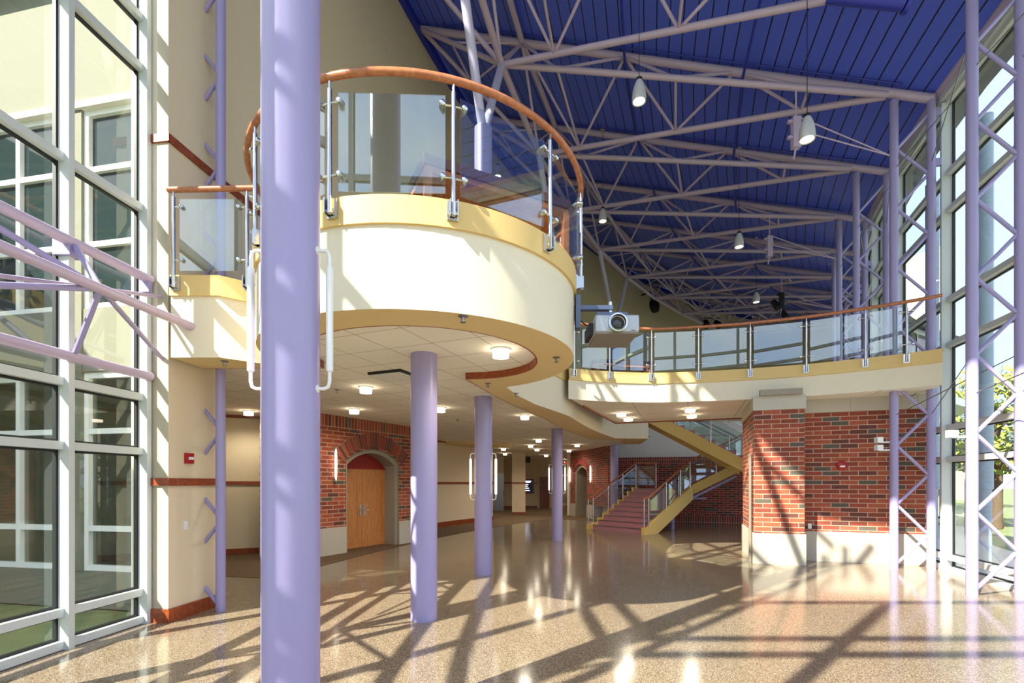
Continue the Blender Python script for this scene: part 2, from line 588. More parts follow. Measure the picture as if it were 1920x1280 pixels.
# pier end and lobby near wall
def flat_wall(name, p0, p1, z0, z1, mat, label, th=0.12, uv=False):
    p0, p1 = Vector(p0), Vector(p1)
    n = (p1 - p0).normalized(); n = Vector((-n.y, n.x)) * th
    b = MB()
    L = (p1 - p0).length
    def q(A, B, u):
        b.face([(A.x, A.y, z0), (B.x, B.y, z0), (B.x, B.y, z1), (A.x, A.y, z1)], [(u, z0), (u + (B - A).length, z0), (u + (B - A).length, z1), (u, z1)])
    q(p0, p1, 0); q(p1, p1 + n, L); q(p1 + n, p0 + n, 0); q(p0 + n, p0, 0)
    P = [p0, p1, p1 + n, p0 + n]
    b.face([(p.x, p.y, z1) for p in P]); b.face([(p.x, p.y, z0) for p in reversed(P)])
    o = b.build(name, mat)
    return struct(o, label, 'wall')
flat_wall('wall_lobby_left', (-9.2, 10.56), (-4.86, 12.55), 0, 3.38, M['cream'], 'cream lobby wall with chair rail beside the brick door surround')
wall_arc('wall_lobby_curved', 41.75, 0.34, 0.545, 0, 3.38, 14, M['cream'], 'curved cream lobby wall between the brick door surround and the elevator')
flat_wall('wall_lobby_far', (-4.5, 33.4), (1.75, 33.4), 0, 3.38, M['cream'], 'cream far lobby wall behind the square column')
flat_wall('wall_corridor', (1.75, 33.4), (2.75, 33.1), 0, 3.38, M['cream'], 'cream wall with a dark door at the far corridor')
flat_wall('wall_corridor_end', (2.5, 41), (7, 40), 0, 3.38, M['greywall'], 'grey end wall of the far corridor')
wall_arc('wall_lobby_outer', 50.5, 0.2, 1.0, 0, 3.6, 20, M['cream'], 'cream outer wall of the lobby')
flat_wall('wall_lobby_side', (-10.45, 7.9), (-9.2, 10.6), 0, 3.5, M['cream'], 'cream side wall of the lobby beside the glazed wing')
flat_wall('wall_corridor_side', (3.05, 25.7), (5.6, 41), 0, 3.5, M['cream'], 'cream side wall of the far corridor')
flat_wall('wall_hall_end', pol(27.3, 1.14), pol(39.6, 1.14), 0, 14.5, M['cream'], 'cream end wall of the hall')

# trims: chair rails and baseboards
def trim_arc(name, R, a, c, z0, z1, th, label, n=14, mat='trim'):
    b = MB()
    A = arc(R, a, c, n); B = arc(R - th, a, c, n)
    b.strip(up(A, z0), up(B, z0)); b.strip(up(B, z0), up(B, z1)); b.strip(up(B, z1), up(A, z1))
    for i in (0, -1):
        b.face([(A[i][0], A[i][1], z0), (B[i][0], B[i][1], z0), (B[i][0], B[i][1], z1), (A[i][0], A[i][1], z1)])
    return struct(b.build(name, M[mat]), label, 'trim')
def trim_flat(name, p0, p1, z0, z1, th, label, mat='trim'):
    p0, p1 = Vector(p0), Vector(p1)
    t = (p1 - p0).normalized(); n = Vector((t.y, -t.x)) * th / 2
    b = MB()
    b.beam((p0.x + n.x, p0.y + n.y, (z0 + z1) / 2), (p1.x + n.x, p1.y + n.y, (z0 + z1) / 2), th, z1 - z0)
    return struct(b.build(name, M[mat]), label, 'trim')
J0 = pol(39.82, 0.1317); J1 = pol(R_WALL - .0, 0.1317)
trim_arc('trim_1', R_WALL, 0.1312, 0.153, 1.705, 1.80, 0.03, 'cherry wood chair rail on the pier wall')
trim_flat('trim_2', J0, (J1[0] + .03, J1[1]), 1.705, 1.80, 0.03, 'cherry wood chair rail on the narrow jog')
trim_arc('baseboard_left', R_WALL, 0.1312, 0.153, 0, 0.17, 0.03, 'cherry wood baseboard of the pier wall')
trim_flat('baseboard_jog', J0, (J1[0] + .03, J1[1]), 0, 0.17, 0.03, 'cherry wood baseboard of the narrow jog')
trim_arc('trim_3', R_WALL, 0.1312, 1.1, 5.98, 6.08, 0.03, 'cherry wood chair rail along the tall upper wall', 40)
trim_flat('trim_4', J0, (J1[0] + .03, J1[1]), 5.98, 6.08, 0.03, 'cherry wood chair rail high on the narrow jog')
trim_flat('trim_5', (-9.2, 10.56), (-4.9, 12.532), 1.69, 1.78, 0.03, 'cherry wood chair rail on the lobby wall left of the door')
trim_flat('baseboard_lobby', (-9.2, 10.56), (-4.9, 12.532), 0, 0.15, 0.03, 'cherry wood baseboard left of the brick door surround')
trim_flat('trim_6', (-9.2, 10.56), (-4.9, 12.532), 3.31, 3.38, 0.03, 'dark wood ceiling trim on the lobby wall left of the door')
trim_arc('trim_7', 41.75, 0.34, 0.545, 1.69, 1.78, 0.03, 'cherry wood chair rail on the curved lobby wall')
trim_arc('baseboard_curved', 41.75, 0.34, 0.545, 0, 0.2, 0.03, 'cherry wood baseboard of the curved lobby wall')
trim_arc('trim_8', 41.75, 0.34, 0.545, 3.33, 3.38, 0.03, 'dark ceiling trim on the curved lobby wall')
trim_flat('trim_9', (-4.5, 33.4), (1.75, 33.4), 1.69, 1.78, 0.03, 'cherry wood chair rail on the far lobby wall')
trim_flat('baseboard_far', (-4.5, 33.4), (1.75, 33.4), 0, 0.16, 0.03, 'cherry wood baseboard of the far lobby wall')

# ------------------------------------------------------------------ balcony slab
b = MB()
b.strip(up(OUT, Z_SOF), up(OUT, Z_BAND), smooth=True)
struct(b.build('slab_fascia', M['fascia']), 'pale cream fascia of the rounded balcony', 'balcony')
b = MB()
O2 = offset(OUT, 0.03)
b.strip(up(O2, Z_BAND), up(O2, Z_FL), smooth=True)
b.strip(up(OUT, Z_BAND), up(O2, Z_BAND))
b.strip(up(O2, Z_FL), up(offset(OUT, -0.25), Z_FL))
struct(b.build('slab_band', M['tan']), 'tan edge band along the top of the balcony fascia', 'balcony')
b = MB()
b.strip(up(OUT, Z_SOF), up(INN, Z_SOF))
struct(b.build('ceiling_soffit', M['soffit']), 'tan soffit ring under the balcony edge', 'ceiling')
b = MB()
b.strip(up(INN, Z_SOF), up(INN, Z_TILE), smooth=True)
b.strip(up(offset(INN, -0.02), Z_SOF), up(offset(INN, -0.02), Z_TILE), smooth=True)
b.strip(up(INN, Z_SOF), up(offset(INN, -0.02), Z_SOF))
struct(b.build('trim_soffit', M['trim']), 'cherry wood trim round the recessed balcony ceiling', 'trim')
back = [pol(52, 0.98)] + [pol(52, 0.95 - .05 * i) for i in range(15)] + [pol(46.4, 0.2), pol(45.7, 0.152), pol(39.45, 0.15)]
side = [(4.85, 16.9), (5.2, 19.2), (4.3, 21.2), (5.2, 26), (9, 32)]
b = MB()
b.face([(p[0], p[1], Z_TILE) for p in offset(INN, -0.02) + side + back])
struct(b.build('ceiling_lobby', M['tile'], tri=True), 'square tile ceiling under the balcony and lobby', 'ceiling')
b = MB()
b.face([(p[0], p[1], Z_FL - .002) for p in OUT + side + [(11, 33), pol(R_WALL, 0.95), pol(R_WALL, 0.8), pol(R_WALL, 0.7), pol(R_WALL, 0.6), pol(R_WALL, 0.5), pol(R_WALL, 0.4), pol(R_WALL, 0.3), pol(R_WALL, 0.2), pol(R_WALL, 0.16)]])
struct(b.build('floor_upper', M['carpet'], tri=True), 'carpeted upper floor behind the balcony railing', 'floor')
# fascia at the stair opening
b = MB()
E0, E1, E2 = OUT[-1], (4.75, 16.85), (5.1, 19.2)
for A, B in ((E0, E1), (E1, E2)):
    b.face([(A[0], A[1], Z_SOF), (B[0], B[1], Z_SOF), (B[0], B[1], Z_FL), (A[0], A[1], Z_FL)])
struct(b.build('slab_stair_fascia', M['fascia']), 'cream slab edge above the foot of the staircase', 'balcony')
b = MB()
b.face([(p[0], p[1], Z_SOF) for p in (E0, E1, E2, (4.4, 19.4), (4.15, 17.5), INN[-1])])
struct(b.build('ceiling_stair_soffit', M['soffit'], tri=True), 'tan soffit beside the staircase opening', 'ceiling')

# walkway to the glass wall
WF = [(1.25, 10.72), (1.93, 10.98), (2.6, 11.12), (3.35, 11.18), (4.1, 11.06), (4.75, 10.92), (5.29, 10.76), (6.3, 10.37), (7.2, 9.86), (7.85, 9.42), (8.15, 9.15)]
def cat(P, n):
    out = []
    for i in range(len(P) - 1):
        p = [Vector(P[max(i - 1, 0)]), Vector(P[i]), Vector(P[i + 1]), Vector(P[min(i + 2, len(P) - 1)])]
        for j in range(n):
            t = j / n
            q = 0.5 * ((2 * p[1]) + (p[2] - p[0]) * t + (2 * p[0] - 5 * p[1] + 4 * p[2] - p[3]) * t * t + (3 * p[1] - p[0] - 3 * p[2] + p[3]) * t ** 3)
            out.append((q.x, q.y))
    out.append(P[-1])
    return out
WFS = cat(WF, 5)
Z_WB = 3.60
b = MB()
b.strip(up(WFS, Z_WB), up(WFS, Z_BAND), smooth=True)
struct(b.build('slab_walkway_fascia', M['fascia']), 'pale cream fascia of the walkway', 'walkway')
W2 = offset(WFS, 0.03)
b = MB()
b.strip(up(W2, Z_BAND), up(W2, Z_FL), smooth=True)
b.strip(up(WFS, Z_BAND), up(W2, Z_BAND)); b.strip(up(W2, Z_FL), up(offset(WFS, -.25), Z_FL))
struct(b.build('slab_walkway_band', M['tan']), 'tan edge band along the walkway', 'walkway')
WB = [pol(27.62, 0.42), (8.9, 13.2), (6.6, 13.9), (3.15, 15.05)]
WL = [(2.35, 13.1), (1.72, 11.7)]
b = MB()
b.face([(p[0], p[1], Z_WB) for p in [(1.3, 10.75)] + WFS + WB + WL])
struct(b.build('ceiling_walkway', M['tile2'], tri=True), 'tiled ceiling under the walkway', 'ceiling')
b = MB()
b.face([(p[0], p[1], Z_FL - .004) for p in [(1.3, 10.75)] + WFS + WB + WL])
struct(b.build('floor_walkway', M['carpet'], tri=True), 'carpeted walkway floor', 'floor')
b = MB()
for A, B in ((WB[3], WB[2]), (WB[2], WB[1]), (WB[1], WB[0])):
    b.beam((A[0], A[1], 3.94), (B[0], B[1], 3.94), 0.08, 0.68)
struct(b.build('slab_walkway_back', M['fascia']), 'back edge of the walkway', 'walkway')
b = MB()
iw = [(1.72, 11.62), (2.38, 13.1), (3.2, 14.95), (6.6, 13.82), (6.9, 13.72)]
for A, B in zip(iw[:-1], iw[1:]):
    b.beam((A[0], A[1], 3.585), (B[0], B[1], 3.585), 0.04, 0.04)
struct(b.build('trim_walkway', M['trim']), 'cherry wood trim round the walkway ceiling', 'trim')

# curved bulkhead over the elevator lobby
b = MB()
bc = (-1.9, 21.0)
cir = [(bc[0] + 1.9 * math.cos(t), bc[1] - 1.9 * math.sin(t)) for t in [math.pi * i / 24 for i in range(25)]]
b.strip(up(cir, 3.27), up(cir, Z_TILE), smooth=True)
b.face(up(cir, 3.27))
struct(b.build('ceiling_bulkhead', M['soffit'], tri=True), 'half round bulkhead on the lobby ceiling before the elevator', 'ceiling')

# ------------------------------------------------------------------ roof
b = MB()
TH = 0.13
for k in range(-2, 12):
    a0, a1 = PH(k), PH(k + 1)
    Ri, Ro = 27.45, 39.60
    P = [pol(Ri, a0, ztop(Ri) + TH), pol(Ro, a0, ztop(Ro) + TH), pol(Ro, a1, ztop(Ro) + TH), pol(Ri, a1, ztop(Ri) + TH)]
    L = Ro - Ri
    b.face(P, [(0, 0), (L, 0), (L, 1), (0, 1)])
struct(b.build('ceiling_roof', M['deck']), 'sloping roof underside of blue boards with dark joints', 'roof')
b = MB()
for k in range(-2, 12):
    a0, a1 = PH(k), PH(k + 1)
    P = [pol(R, a, ztop(R) + TH + 0.25) for R, a in ((27.0, a0), (40.0, a0), (40.0, a1), (27.0, a1))]
    b.face(P)
struct(b.build('roof_top', M['slate']), 'outer skin of the roof', 'roof')
b = MB()
A = arc(39.42, 0.133, 1.13, 40, ztop(39.42) - 0.16); B = arc(39.42, 0.133, 1.13, 40, ztop(39.42) + TH)
A2 = arc(39.28, 0.133, 1.13, 40, ztop(39.42) - 0.16); B2 = arc(39.28, 0.133, 1.13, 40, ztop(39.28) + TH)
b.strip(A, A2); b.strip(A2, B2)
struct(b.build('trim_roof_edge', M['blue']), 'bright blue edge strip where the roof meets the tall wall', 'trim')

# ------------------------------------------------------------------ curtain walls
def curtain(idx, pa, pb, zs, label, inward, mull_d=0.22, mull_w=0.07, tr_h=0.09, first=True, last=False):
    """one bay of a glass wall from pa to pb (plan); mullion at pa, transoms at zs, one glass mesh"""
    pa, pb = Vector(pa), Vector(pb)
    t = (pb - pa).normalized()
    n = Vector((-t.y, t.x))
    if n.dot(inward) < 0: n = -n
    root = bpy.data.objects.new('window_%d' % idx, None)
    COL.objects.link(root)
    root.location = (pa.x, pa.y, 0)
    struct(root, label, 'window')
    z0, z1 = zs[0], zs[-1]
    for p in ([pa] if first else []) + ([pb] if last else []):
        m = MB()
        c = p + n * (mull_d / 2)
        m.obox((c.x, c.y, (z1) / 2), (t.x * mull_w / 2, t.y * mull_w / 2, 0), (n.x * mull_d / 2, n.y * mull_d / 2, 0), (0, 0, z1 / 2))
        m.build('window_mullion', M['alu'], root)
    L = (pb - pa).length
    for i, z in enumerate(zs):
        m = MB()
        h = tr_h
        c = (pa + pb) / 2 + n * (mull_d * 0.36)
        m.obox((c.x, c.y, z), (t.x * (L - mull_w) / 2, t.y * (L - mull_w) / 2, 0), (n.x * mull_d * .36, n.y * mull_d * .36, 0), (0, 0, h / 2))
        m.build('window_transom', M['alu'], root)
    g = MB(); k = MB()
    a = pa + t * mull_w / 2 + n * 0.04; c = pb - t * mull_w / 2 + n * 0.04
    for za, zb in zip(zs[:-1], zs[1:]):
        za += tr_h / 2; zb -= tr_h / 2
        g.face([(a.x, a.y, za), (c.x, c.y, za), (c.x, c.y, zb), (a.x, a.y, zb)])
        for q in (a + t * .012, c - t * .012):
            k.obox((q.x, q.y, (za + zb) / 2), (t.x * .012, t.y * .012, 0), (n.x * .02, n.y * .02, 0), (0, 0, (zb - za) / 2))
        for z in (za + .012, zb - .012):
            q = (a + c) / 2
            k.obox((q.x, q.y, z), (t.x * (L - mull_w) / 2, t.y * (L - mull_w) / 2, 0), (n.x * .02, n.y * .02, 0), (0, 0, .012))
    g.build('window_glass', M['glass'], root)
    k.build('window_gasket', M['gasket'], root)
    return root

wi = 1
ZL = [0.05, 0.39, 2.13, 2.80, 5.14, 6.87, 7.49, 9.5, 12.0, 14.2]
LM = [0.1305, 0.1067, 0.0560, 0.0090, -0.0385]
for j in range(len(LM) - 1):
    curtain(wi, pol(R_LG, LM[j]), pol(R_LG, LM[j + 1]), ZL, 'tall glass bay of the glass wall facing the neighbouring wing, %s from the narrow pale wall' % ORD[j], Vector((1, 0)), 0.18, 0.065, 0.085)
    wi += 1
# glass end wall right behind the viewer
ZE = [0.05, 0.39, 2.13, 2.80, 5.14, 6.87, 7.49, 9.5]
EX = [-5.1, -2.7, -0.4, 1.9, 4.2, 6.6]
for j in range(len(EX) - 1):
    curtain(wi, (EX[j], -0.75), (EX[j + 1], -0.75), ZE, 'glass bay of the near end wall, %s from the wing side corner' % ORD[j], Vector((0, 1)), 0.18, 0.065, 0.085, first=j > 0)
    wi += 1
ZR = [0.05, 0.28, 2.20, 2.83, 4.45, 5.34, 7.10, 7.84, 9.25]
for k in range(-2, 11):
    curtain(wi, pol(R_GL, PH(k)), pol(R_GL, PH(k + 1)), ZR, ('glass bay of the sunny curtain wall, %s one in view from the near end' % ORD[k]) if k >= 0 else 'glass bay of the sunny curtain wall beside the end wall corner, %s one' % ORD[k + 2], Vector((-1, 0)), 0.22, 0.07, 0.1)
    wi += 1
# eave beam over the right glass wall
b = MB()
b.tube(arc(27.72, PH(-2), PH(11), 13, 9.50), 0.10, 10)
tag(b.build('eave_tube', M['lavender_lit']), 'lavender eave tube along the top of the sunny glass wall', 'beam')
b = MB()
for k in range(-2, 11):
    p0, p1 = pol(27.62, PH(k)), pol(27.62, PH(k + 1))
    b.beam((p0[0], p0[1], 9.36), (p1[0], p1[1], 9.36), 0.25, 0.16)
struct(b.build('trim_eave', M['alu']), 'pale head frame along the top of the sunny glass wall', 'trim')

# ------------------------------------------------------------------ lattice columns
def lattice(name, k, Ri, Ro, ztop_, label, group, mat, phase=0.1, brackets=True, rr=0.075):
    ph = PH(k)
    root = thing(name, pol(Ri, ph, 0), label, 'lattice column', group)
    pipe('chord', pol(Ri, ph, 0), pol(Ri, ph, ztop_), rr, mat, root, 16)
    pipe('chord', pol(Ro, ph, 0), pol(Ro, ph, ztop_ - 0.05), rr, mat, root, 16)
    z = phase; inner = True
    while z + 0.6 < ztop_:
        a, c = (Ri, Ro) if inner else (Ro, Ri)
        s = 0.06 if a > c else -0.06
        pipe('diagonal', pol(a - s, ph, z + 0.02), pol(c + s, ph, z + 0.58), 0.03, mat, root, 8)
        z += 0.6; inner = not inner
    if brackets:
        sg = -1 if Ro < Ri else 1
        for zb in (4.22, 8.10, 9.1):
            if zb > ztop_: continue
            m = MB()
            a = Vector(pol(Ro + sg * .05, ph)); c = Vector(pol(Ro + sg * .24, ph))
            m.beam((a.x, a.y, zb), (c.x, c.y, zb), 0.05, 0.15)
            m.build('bracket', mat, root)
    return root

for k in range(0, 10):
    lattice('lattice_column', k, R_CI, R_CO, 9.5, ('lavender lattice column along the sunny glass wall, %s one in view from the near end' % ORD[k - 1]) if k else 'lavender lattice column along the sunny glass wall nearest the end wall', 'lattice columns along the sunny glass wall', M['lavender'])
# left row: the one at the pier shows one chord and stub diagonals that run into the wall
ph0 = PH(0)
root = thing('lattice_column', pol(39.2, ph0, 0), 'lavender post with stub diagonals running into the cream pier wall', 'lattice column')
for z0, z1 in ((0, 3.28), (4.28, 14.1)):
    pipe('chord', pol(39.2, ph0, z0), pol(39.2, ph0, z1), 0.062, M['lavender'], root, 16)
z = 0.02
while z < 13.8:
    for dz in ((0.06, 0.30), (-0.06, -0.30)):
        za, zb = z + dz[0], z + dz[1]
        if min(za, zb) < 0.01 or (3.1 < za < 4.4) or (3.1 < zb < 4.4): continue
        pipe('diagonal', pol(39.24, ph0, za), pol(39.44, ph0, zb), 0.026, M['lavender'], root, 8)
    z += 1.21
for k in (-1, -2):
    lattice('lattice_column', k, 39.0, 39.52, 13.6, 'lavender lattice column at the glass wall facing the wing, %s from the pier' % ORD[-k], 'lattice columns along the wing side glass wall', M['lavender'])

# horizontal wind girt on the left glass wall
def girt(zc, label, kmin=-0.036):
    root = thing('wind_girt', pol(39.62, 0.13, zc - .6), label, 'girt')
    aA, aB = 0.1312, kmin
    def P(R, ph, z): return pol(R, ph, z)
    for nm, R, z, r in (('chord', 39.64, zc + .6, .055), ('chord', 39.64, zc - .6, .055), ('chord', 39.08, zc, .05)):
        m = MB(); m.tube(arc(R, aA + (0.010 if R < 39.3 else -.0005), aB, 24, z), r, 12)
        m.build(nm, M['lavender_lit'], root)
    B1 = P(39.08, .101, zc)
    for nm, p, q, r in (('diagonal', P(39.6, .1067, zc + .55), B1, .03), ('diagonal', P(39.6, .1067, zc - .55), B1, .03),
                        ('diagonal', B1, P(39.52, .1316, zc - .36), .026), ('diagonal', P(39.6, .060, zc + .56), B1, .03), ('diagonal', P(39.6, .060, zc - .56), B1, .03),
                        ('diagonal', P(39.6, .060, zc + .56), P(39.08, .02, zc), .03), ('diagonal', P(39.6, .060, zc - .56), P(39.08, .02, zc), .03)):
        pipe(nm, p, q, r, M['lavender'], root, 8)
    for phm in (.1067, .0560, .0090):
        c = Vector(pol(39.7, phm))
        m = MB(); m.obox((c.x, c.y, zc + .53), (.09, 0, 0), (0, .07, 0), (0, 0, .085)); m.build('bracket', M['lavender'], root)
    c = Vector(pol(39.66, 0.1295))
    m = MB(); m.obox((c.x, c.y, zc + .5), (.06, 0, 0), (0, .03, 0), (0, 0, .075)); m.build('bracket', M['lavender'], root)
    return root
girt(3.66, 'triangular lavender tube girt across the glass wall beside the pier')
b = MB(); b.tube([pol(39.62, 0.07, 3.40), pol(39.52, 0.1316, 4.06)], .022, 8)
tag(b.build('tie_rod', M['lavender_lit']), 'thin lavender tie rod passing behind the wing side girt', 'rod')

# ------------------------------------------------------------------ roof trusses
def lerp(a, c, f): return tuple(a[i] + (c[i] - a[i]) * f for i in range(3))
def NN(k): return pol(R_N, PH(k + 0.0416), Z_N)
for k in range(1, 10):
    ph = PH(k)
    root = thing('roof_truss', pol(R_CI, ph, Z_C), 'lavender tubular roof truss landing on the %s lattice column in view' % ORD[k - 1], 'truss', 'roof trusses under the blue boards')
    T = pol(39.30, ph, ztop(39.30)); C = pol(R_CI, ph, Z_C)
    MM = pol(R_M, ph, ztop(R_M))
    t2 = pol(33.85, ph, ztop(33.85)); t3 = pol(31.45, ph, ztop(31.45))
    pipe('top_chord', T, pol(27.85, ph, ztop(27.85)), 0.085, M['lavender_lit'], root, 14)
    bs = []
    for s in (-.5, .5):
        N = NN(k + s)
        pipe('bottom_chord', N, lerp(N, C, .985), 0.065, M['lavender_lit'], root, 12)
        pipe('end_chord', T, N, 0.055, M['lavender_lit'], root, 10)
        b1, b2, b3 = lerp(N, C, .155), lerp(N, C, .47), lerp(N, C, .80)
        bs.append((b1, b2, b3))
        for p, q, r in ((N, MM, .035), (b1, MM, .033), (b1, t2, .033), (b2, t2, .033), (b2, t3, .033), (b3, t3, .033), (lerp(T, N, .42), MM, .025)):
            pipe('web_strut', p, q, r, M['lavender_lit'], root, 8)
    for p, q in zip(bs[0], bs[1]):
        pipe('cross_strut', p, q, 0.03, M['lavender_lit'], root, 8)
    pipe('cross_strut', lerp(T, NN(k - .5), .42), lerp(T, NN(k + .5), .42), 0.025, M['lavender_lit'], root, 8)
b = MB(); b.tube([pol(R_M, PH(k), ztop(R_M) - .01) for k in range(0, 10)], 0.075, 10)
tag(b.build('ridge_tube', M['lavender_lit']), 'long lavender tube linking the bends of all roof trusses', 'beam')
b = MB(); b.tube([NN(k - .5) for k in range(0, 11)], 0.075, 10)
tag(b.build('lower_tube', M['lavender_lit']), 'long lavender tube linking the lower nodes of all roof trusses', 'beam')

# sprinkler pipes and conduits under the roof
for R, lab in ((33.85, 'blue sprinkler pipe crossing the trusses near mid span'), (31.3, 'blue sprinkler pipe crossing the trusses close to the sunny glass wall')):
    b = MB(); b.tube([pol(R, PH(k), ztop(R) - .125) for k in range(0, 10)], 0.03, 8)
    tag(b.build('sprinkler_pipe', M['blue']), lab, 'pipe', 'blue pipes under the roof')
for k in range(1, 5):
    b = MB()
    pts = []
    for R in (38.6, 37.6, 36.9, 36.4, 35.9, 34, 31, 28.4):
        x = pol(R, PH(k) - 0.004 * 36 / R, ztop(R) + (0.09 if R != 36.4 else 0.10))
        pts.append(x)
    b.tube(pts, 0.016, 6)
    tag(b.build('conduit', M['blue']), 'thin blue conduit atop the truss landing on the %s lattice column in view' % ORD[k - 1], 'conduit', 'conduits on the trusses')
b = MB()
p0, p1 = Vector(pol(29.35, PH(1.04), 9.42)), Vector(pol(30.45, PH(1.02), 9.75))
b.tube([p0, p1], 0.11, 16); b.tube([p0 + Vector((.02, 0, -.01)), p0 + Vector((.08, -.01, -.03))], 0.135, 16)
tag(b.build('duct_pipe', M['blue']), 'short blue duct pipe with a flanged end high near the sunny glass wall', 'pipe')

# tie rods between the lattice columns
for k in range(0, 4):
    for z in (3.4, 8.4):
        for Ra, Rb in ((R_CI, R_CO), (R_CO, R_CI)):
            b = MB(); b.tube([pol(Ra, PH(k + 1), z - .3), pol(Rb, PH(k), z + .3)], 0.008, 6)
            tag(b.build('tie_rod', M['steeldull']), '%s steel tie rod running %s from the %s lattice column in view' % ('low' if z < 5 else 'high', 'outward' if Ra > Rb else 'inward', ORD[k]), 'rod', 'tie rods between lattice columns')

# ------------------------------------------------------------------ round columns
def round_column(p, ztop_, label, r=0.168, strutk=None, mat=None):
    mat = mat or M['lavender']
    root = thing('round_column', (p[0], p[1], 0), label, 'column', 'round lavender columns')
    m = MB(); m.lathe([(r, 0), (r, ztop_)], (p[0], p[1], 0), 40); m.build('shaft', mat, root)
    if strutk is not None:
        m = MB(); m.lathe([(r * .6, 0), (r * .6, .06), (r * .45, .1)], (p[0], p[1], ztop_), 24); m.build('cap', M['post'], root)
        for s in (-.5, .5):
            m = MB(); m.tube([(p[0], p[1], ztop_ - .1), NN(strutk + s)], 0.085, 14); m.build('strut', M['post'], root)
    return root
CK = {-1: (-1.366, 2.99), 1: (-0.55, 9.24), 3: (1.37, 14.7), 5: (4.45, 21.0)}
round_column(CK[-1], 8.5, 'big lavender round column standing nearest, with white loop sconces on both sides', strutk=-1)
round_column(NOSE, 3.38, 'lavender round column under the middle of the rounded balcony')
round_column(CK[1], 8.5, 'lavender round column with a pair of glowing loop sconces behind the balcony column', strutk=1)
round_column(CK[3], 8.5, 'lavender round column with glowing loop sconces before the far lobby', strutk=3)
round_column(CK[5], 8.5, 'lavender round column behind the glass railing of the staircase', strutk=5)

def sconce(p, r, z0, z1, side, label, glow=True):
    root = thing('wall_sconce', (p[0], p[1], z0), label, 'sconce', 'loop sconces on the columns')
    d = Vector((side[0], side[1], 0)).normalized()
    c = Vector((p[0], p[1], 0))
    a = c + d * (r - .01); o = c + d * (r + .075); mid = c + d * (r + .045)
    for z, s in ((z0, 1), (z1, -1)):
        m = MB(); m.tube([(a.x, a.y, z), (mid.x, mid.y, z), (o.x - d.x * .008, o.y - d.y * .008, z + s * .012), (o.x, o.y, z + s * .045), (o.x, o.y, z + s * .10)], .011, 10)
        m.build('bracket', M['white'], root)
        m = MB(); m.lathe([(.025, 0), (.025, .012)], (a.x, a.y, z), 14, axis=(d.x, d.y, 0)); m.build('mount', M['white'], root)
    m = MB(); m.lathe([(.012, z0 + .10), (.021, z0 + .11), (.021, z1 - .11), (.012, z1 - .10)], (o.x, o.y, 0), 14)
    m.build('tube_light', M['tube'] if glow else M['white'], root)
    return root
sconce(CK[-1], .168, 2.32, 3.17, (-1, -.05), 'white loop sconce on the nearest column, toward the glass wall', False)
sconce(CK[-1], .168, 2.32, 3.17, (1, -.05), 'white loop sconce on the nearest column, in front of the balcony fascia', False)
for k, nm in ((1, 'third column, behind the balcony column'), (3, 'column before the far lobby')):
    for s, w in ((-1, 'lobby side'), (1, 'stair side')):
        sconce(CK[k], .168, 1.42, 2.30, (s, 0), 'glowing loop sconce on the %s of the %s' % (w, nm))

# ------------------------------------------------------------------ glass railings
Z_RAIL = 5.29
def rail_post(root, p, n, ztop_=Z_RAIL, zf=Z_FL, sides=(-1, 1), r=0.021):
    n = Vector(n).normalized(); t = Vector((-n.y, n.x)); p = Vector(p)
    q = p + n * 0.055
    post = MB(); post.tube([(q.x, q.y, zf - .17), (q.x, q.y, ztop_ - .09)], r, 12)
    po = post.build('post', M['steel'], root)
    m = MB(); m.tube([(q.x, q.y, ztop_ - .10), (q.x, q.y, ztop_ - .02)], r * .55, 8); m.build('rail_pin', M['steel'], po)
    m = MB()
    c = p + n * .012
    m.obox((c.x, c.y, zf - .11), (t.x * .05, t.y * .05, 0), (n.x * .012, n.y * .012, 0), (0, 0, .085))
    for s in (-1, 1):
        e = p + n * .05 + t * (.034 * s)
        m.obox((e.x, e.y, zf - .11), (t.x * .006, t.y * .006, 0), (n.x * .04, n.y * .04, 0), (0, 0, .07))
    m.tube([(q.x - t.x * .045, q.y - t.y * .045, zf - .145), (q.x + t.x * .045, q.y + t.y * .045, zf - .145)], .012, 8)
    m.build('bracket', M['steel'], po)
    for z in (zf + .16, zf + .80):
        for s in sides:
            m = MB()
            e = q + t * (s * .10) - n * .01
            m.tube([(q.x, q.y, z), (e.x, e.y, z)], .010, 8)
            m.lathe([(.022, -.035), (.026, -.03), (.026, .03), (.018, .036)], (e.x, e.y, z), 12, axis=(n.x, n.y, 0))
            m.build('clamp', M['steel'], po)
    return q
def pane(root, a, c, na, nc, z0=Z_FL + .03, z1=Z_FL + .90, inset=0.07, dz=0.0):
    a = Vector(a) + Vector(na).normalized() * .045; c = Vector(c) + Vector(nc).normalized() * .045
    t = (c - a); L = t.length; t.normalize()
    n = Vector((t.y, -t.x)) * .006
    a = a + t * inset; c = c - t * inset
    m = MB()
    P = [(a - n, z0), (c - n, z0 + dz), (c + n, z0 + dz), (a + n, z0)]
    Q = [(a - n, z1), (c - n, z1 + dz), (c + n, z1 + dz), (a + n, z1)]
    V = [(p.x, p.y, z) for p, z in P] + [(p.x, p.y, z) for p, z in Q]
    m.raw(V, [(0, 1, 2, 3), (4, 7, 6, 5), (0, 4, 5, 1), (1, 5, 6, 2), (2, 6, 7, 3), (3, 7, 4, 0)], False)
    m.build('glass_pane', M['pane'], root)

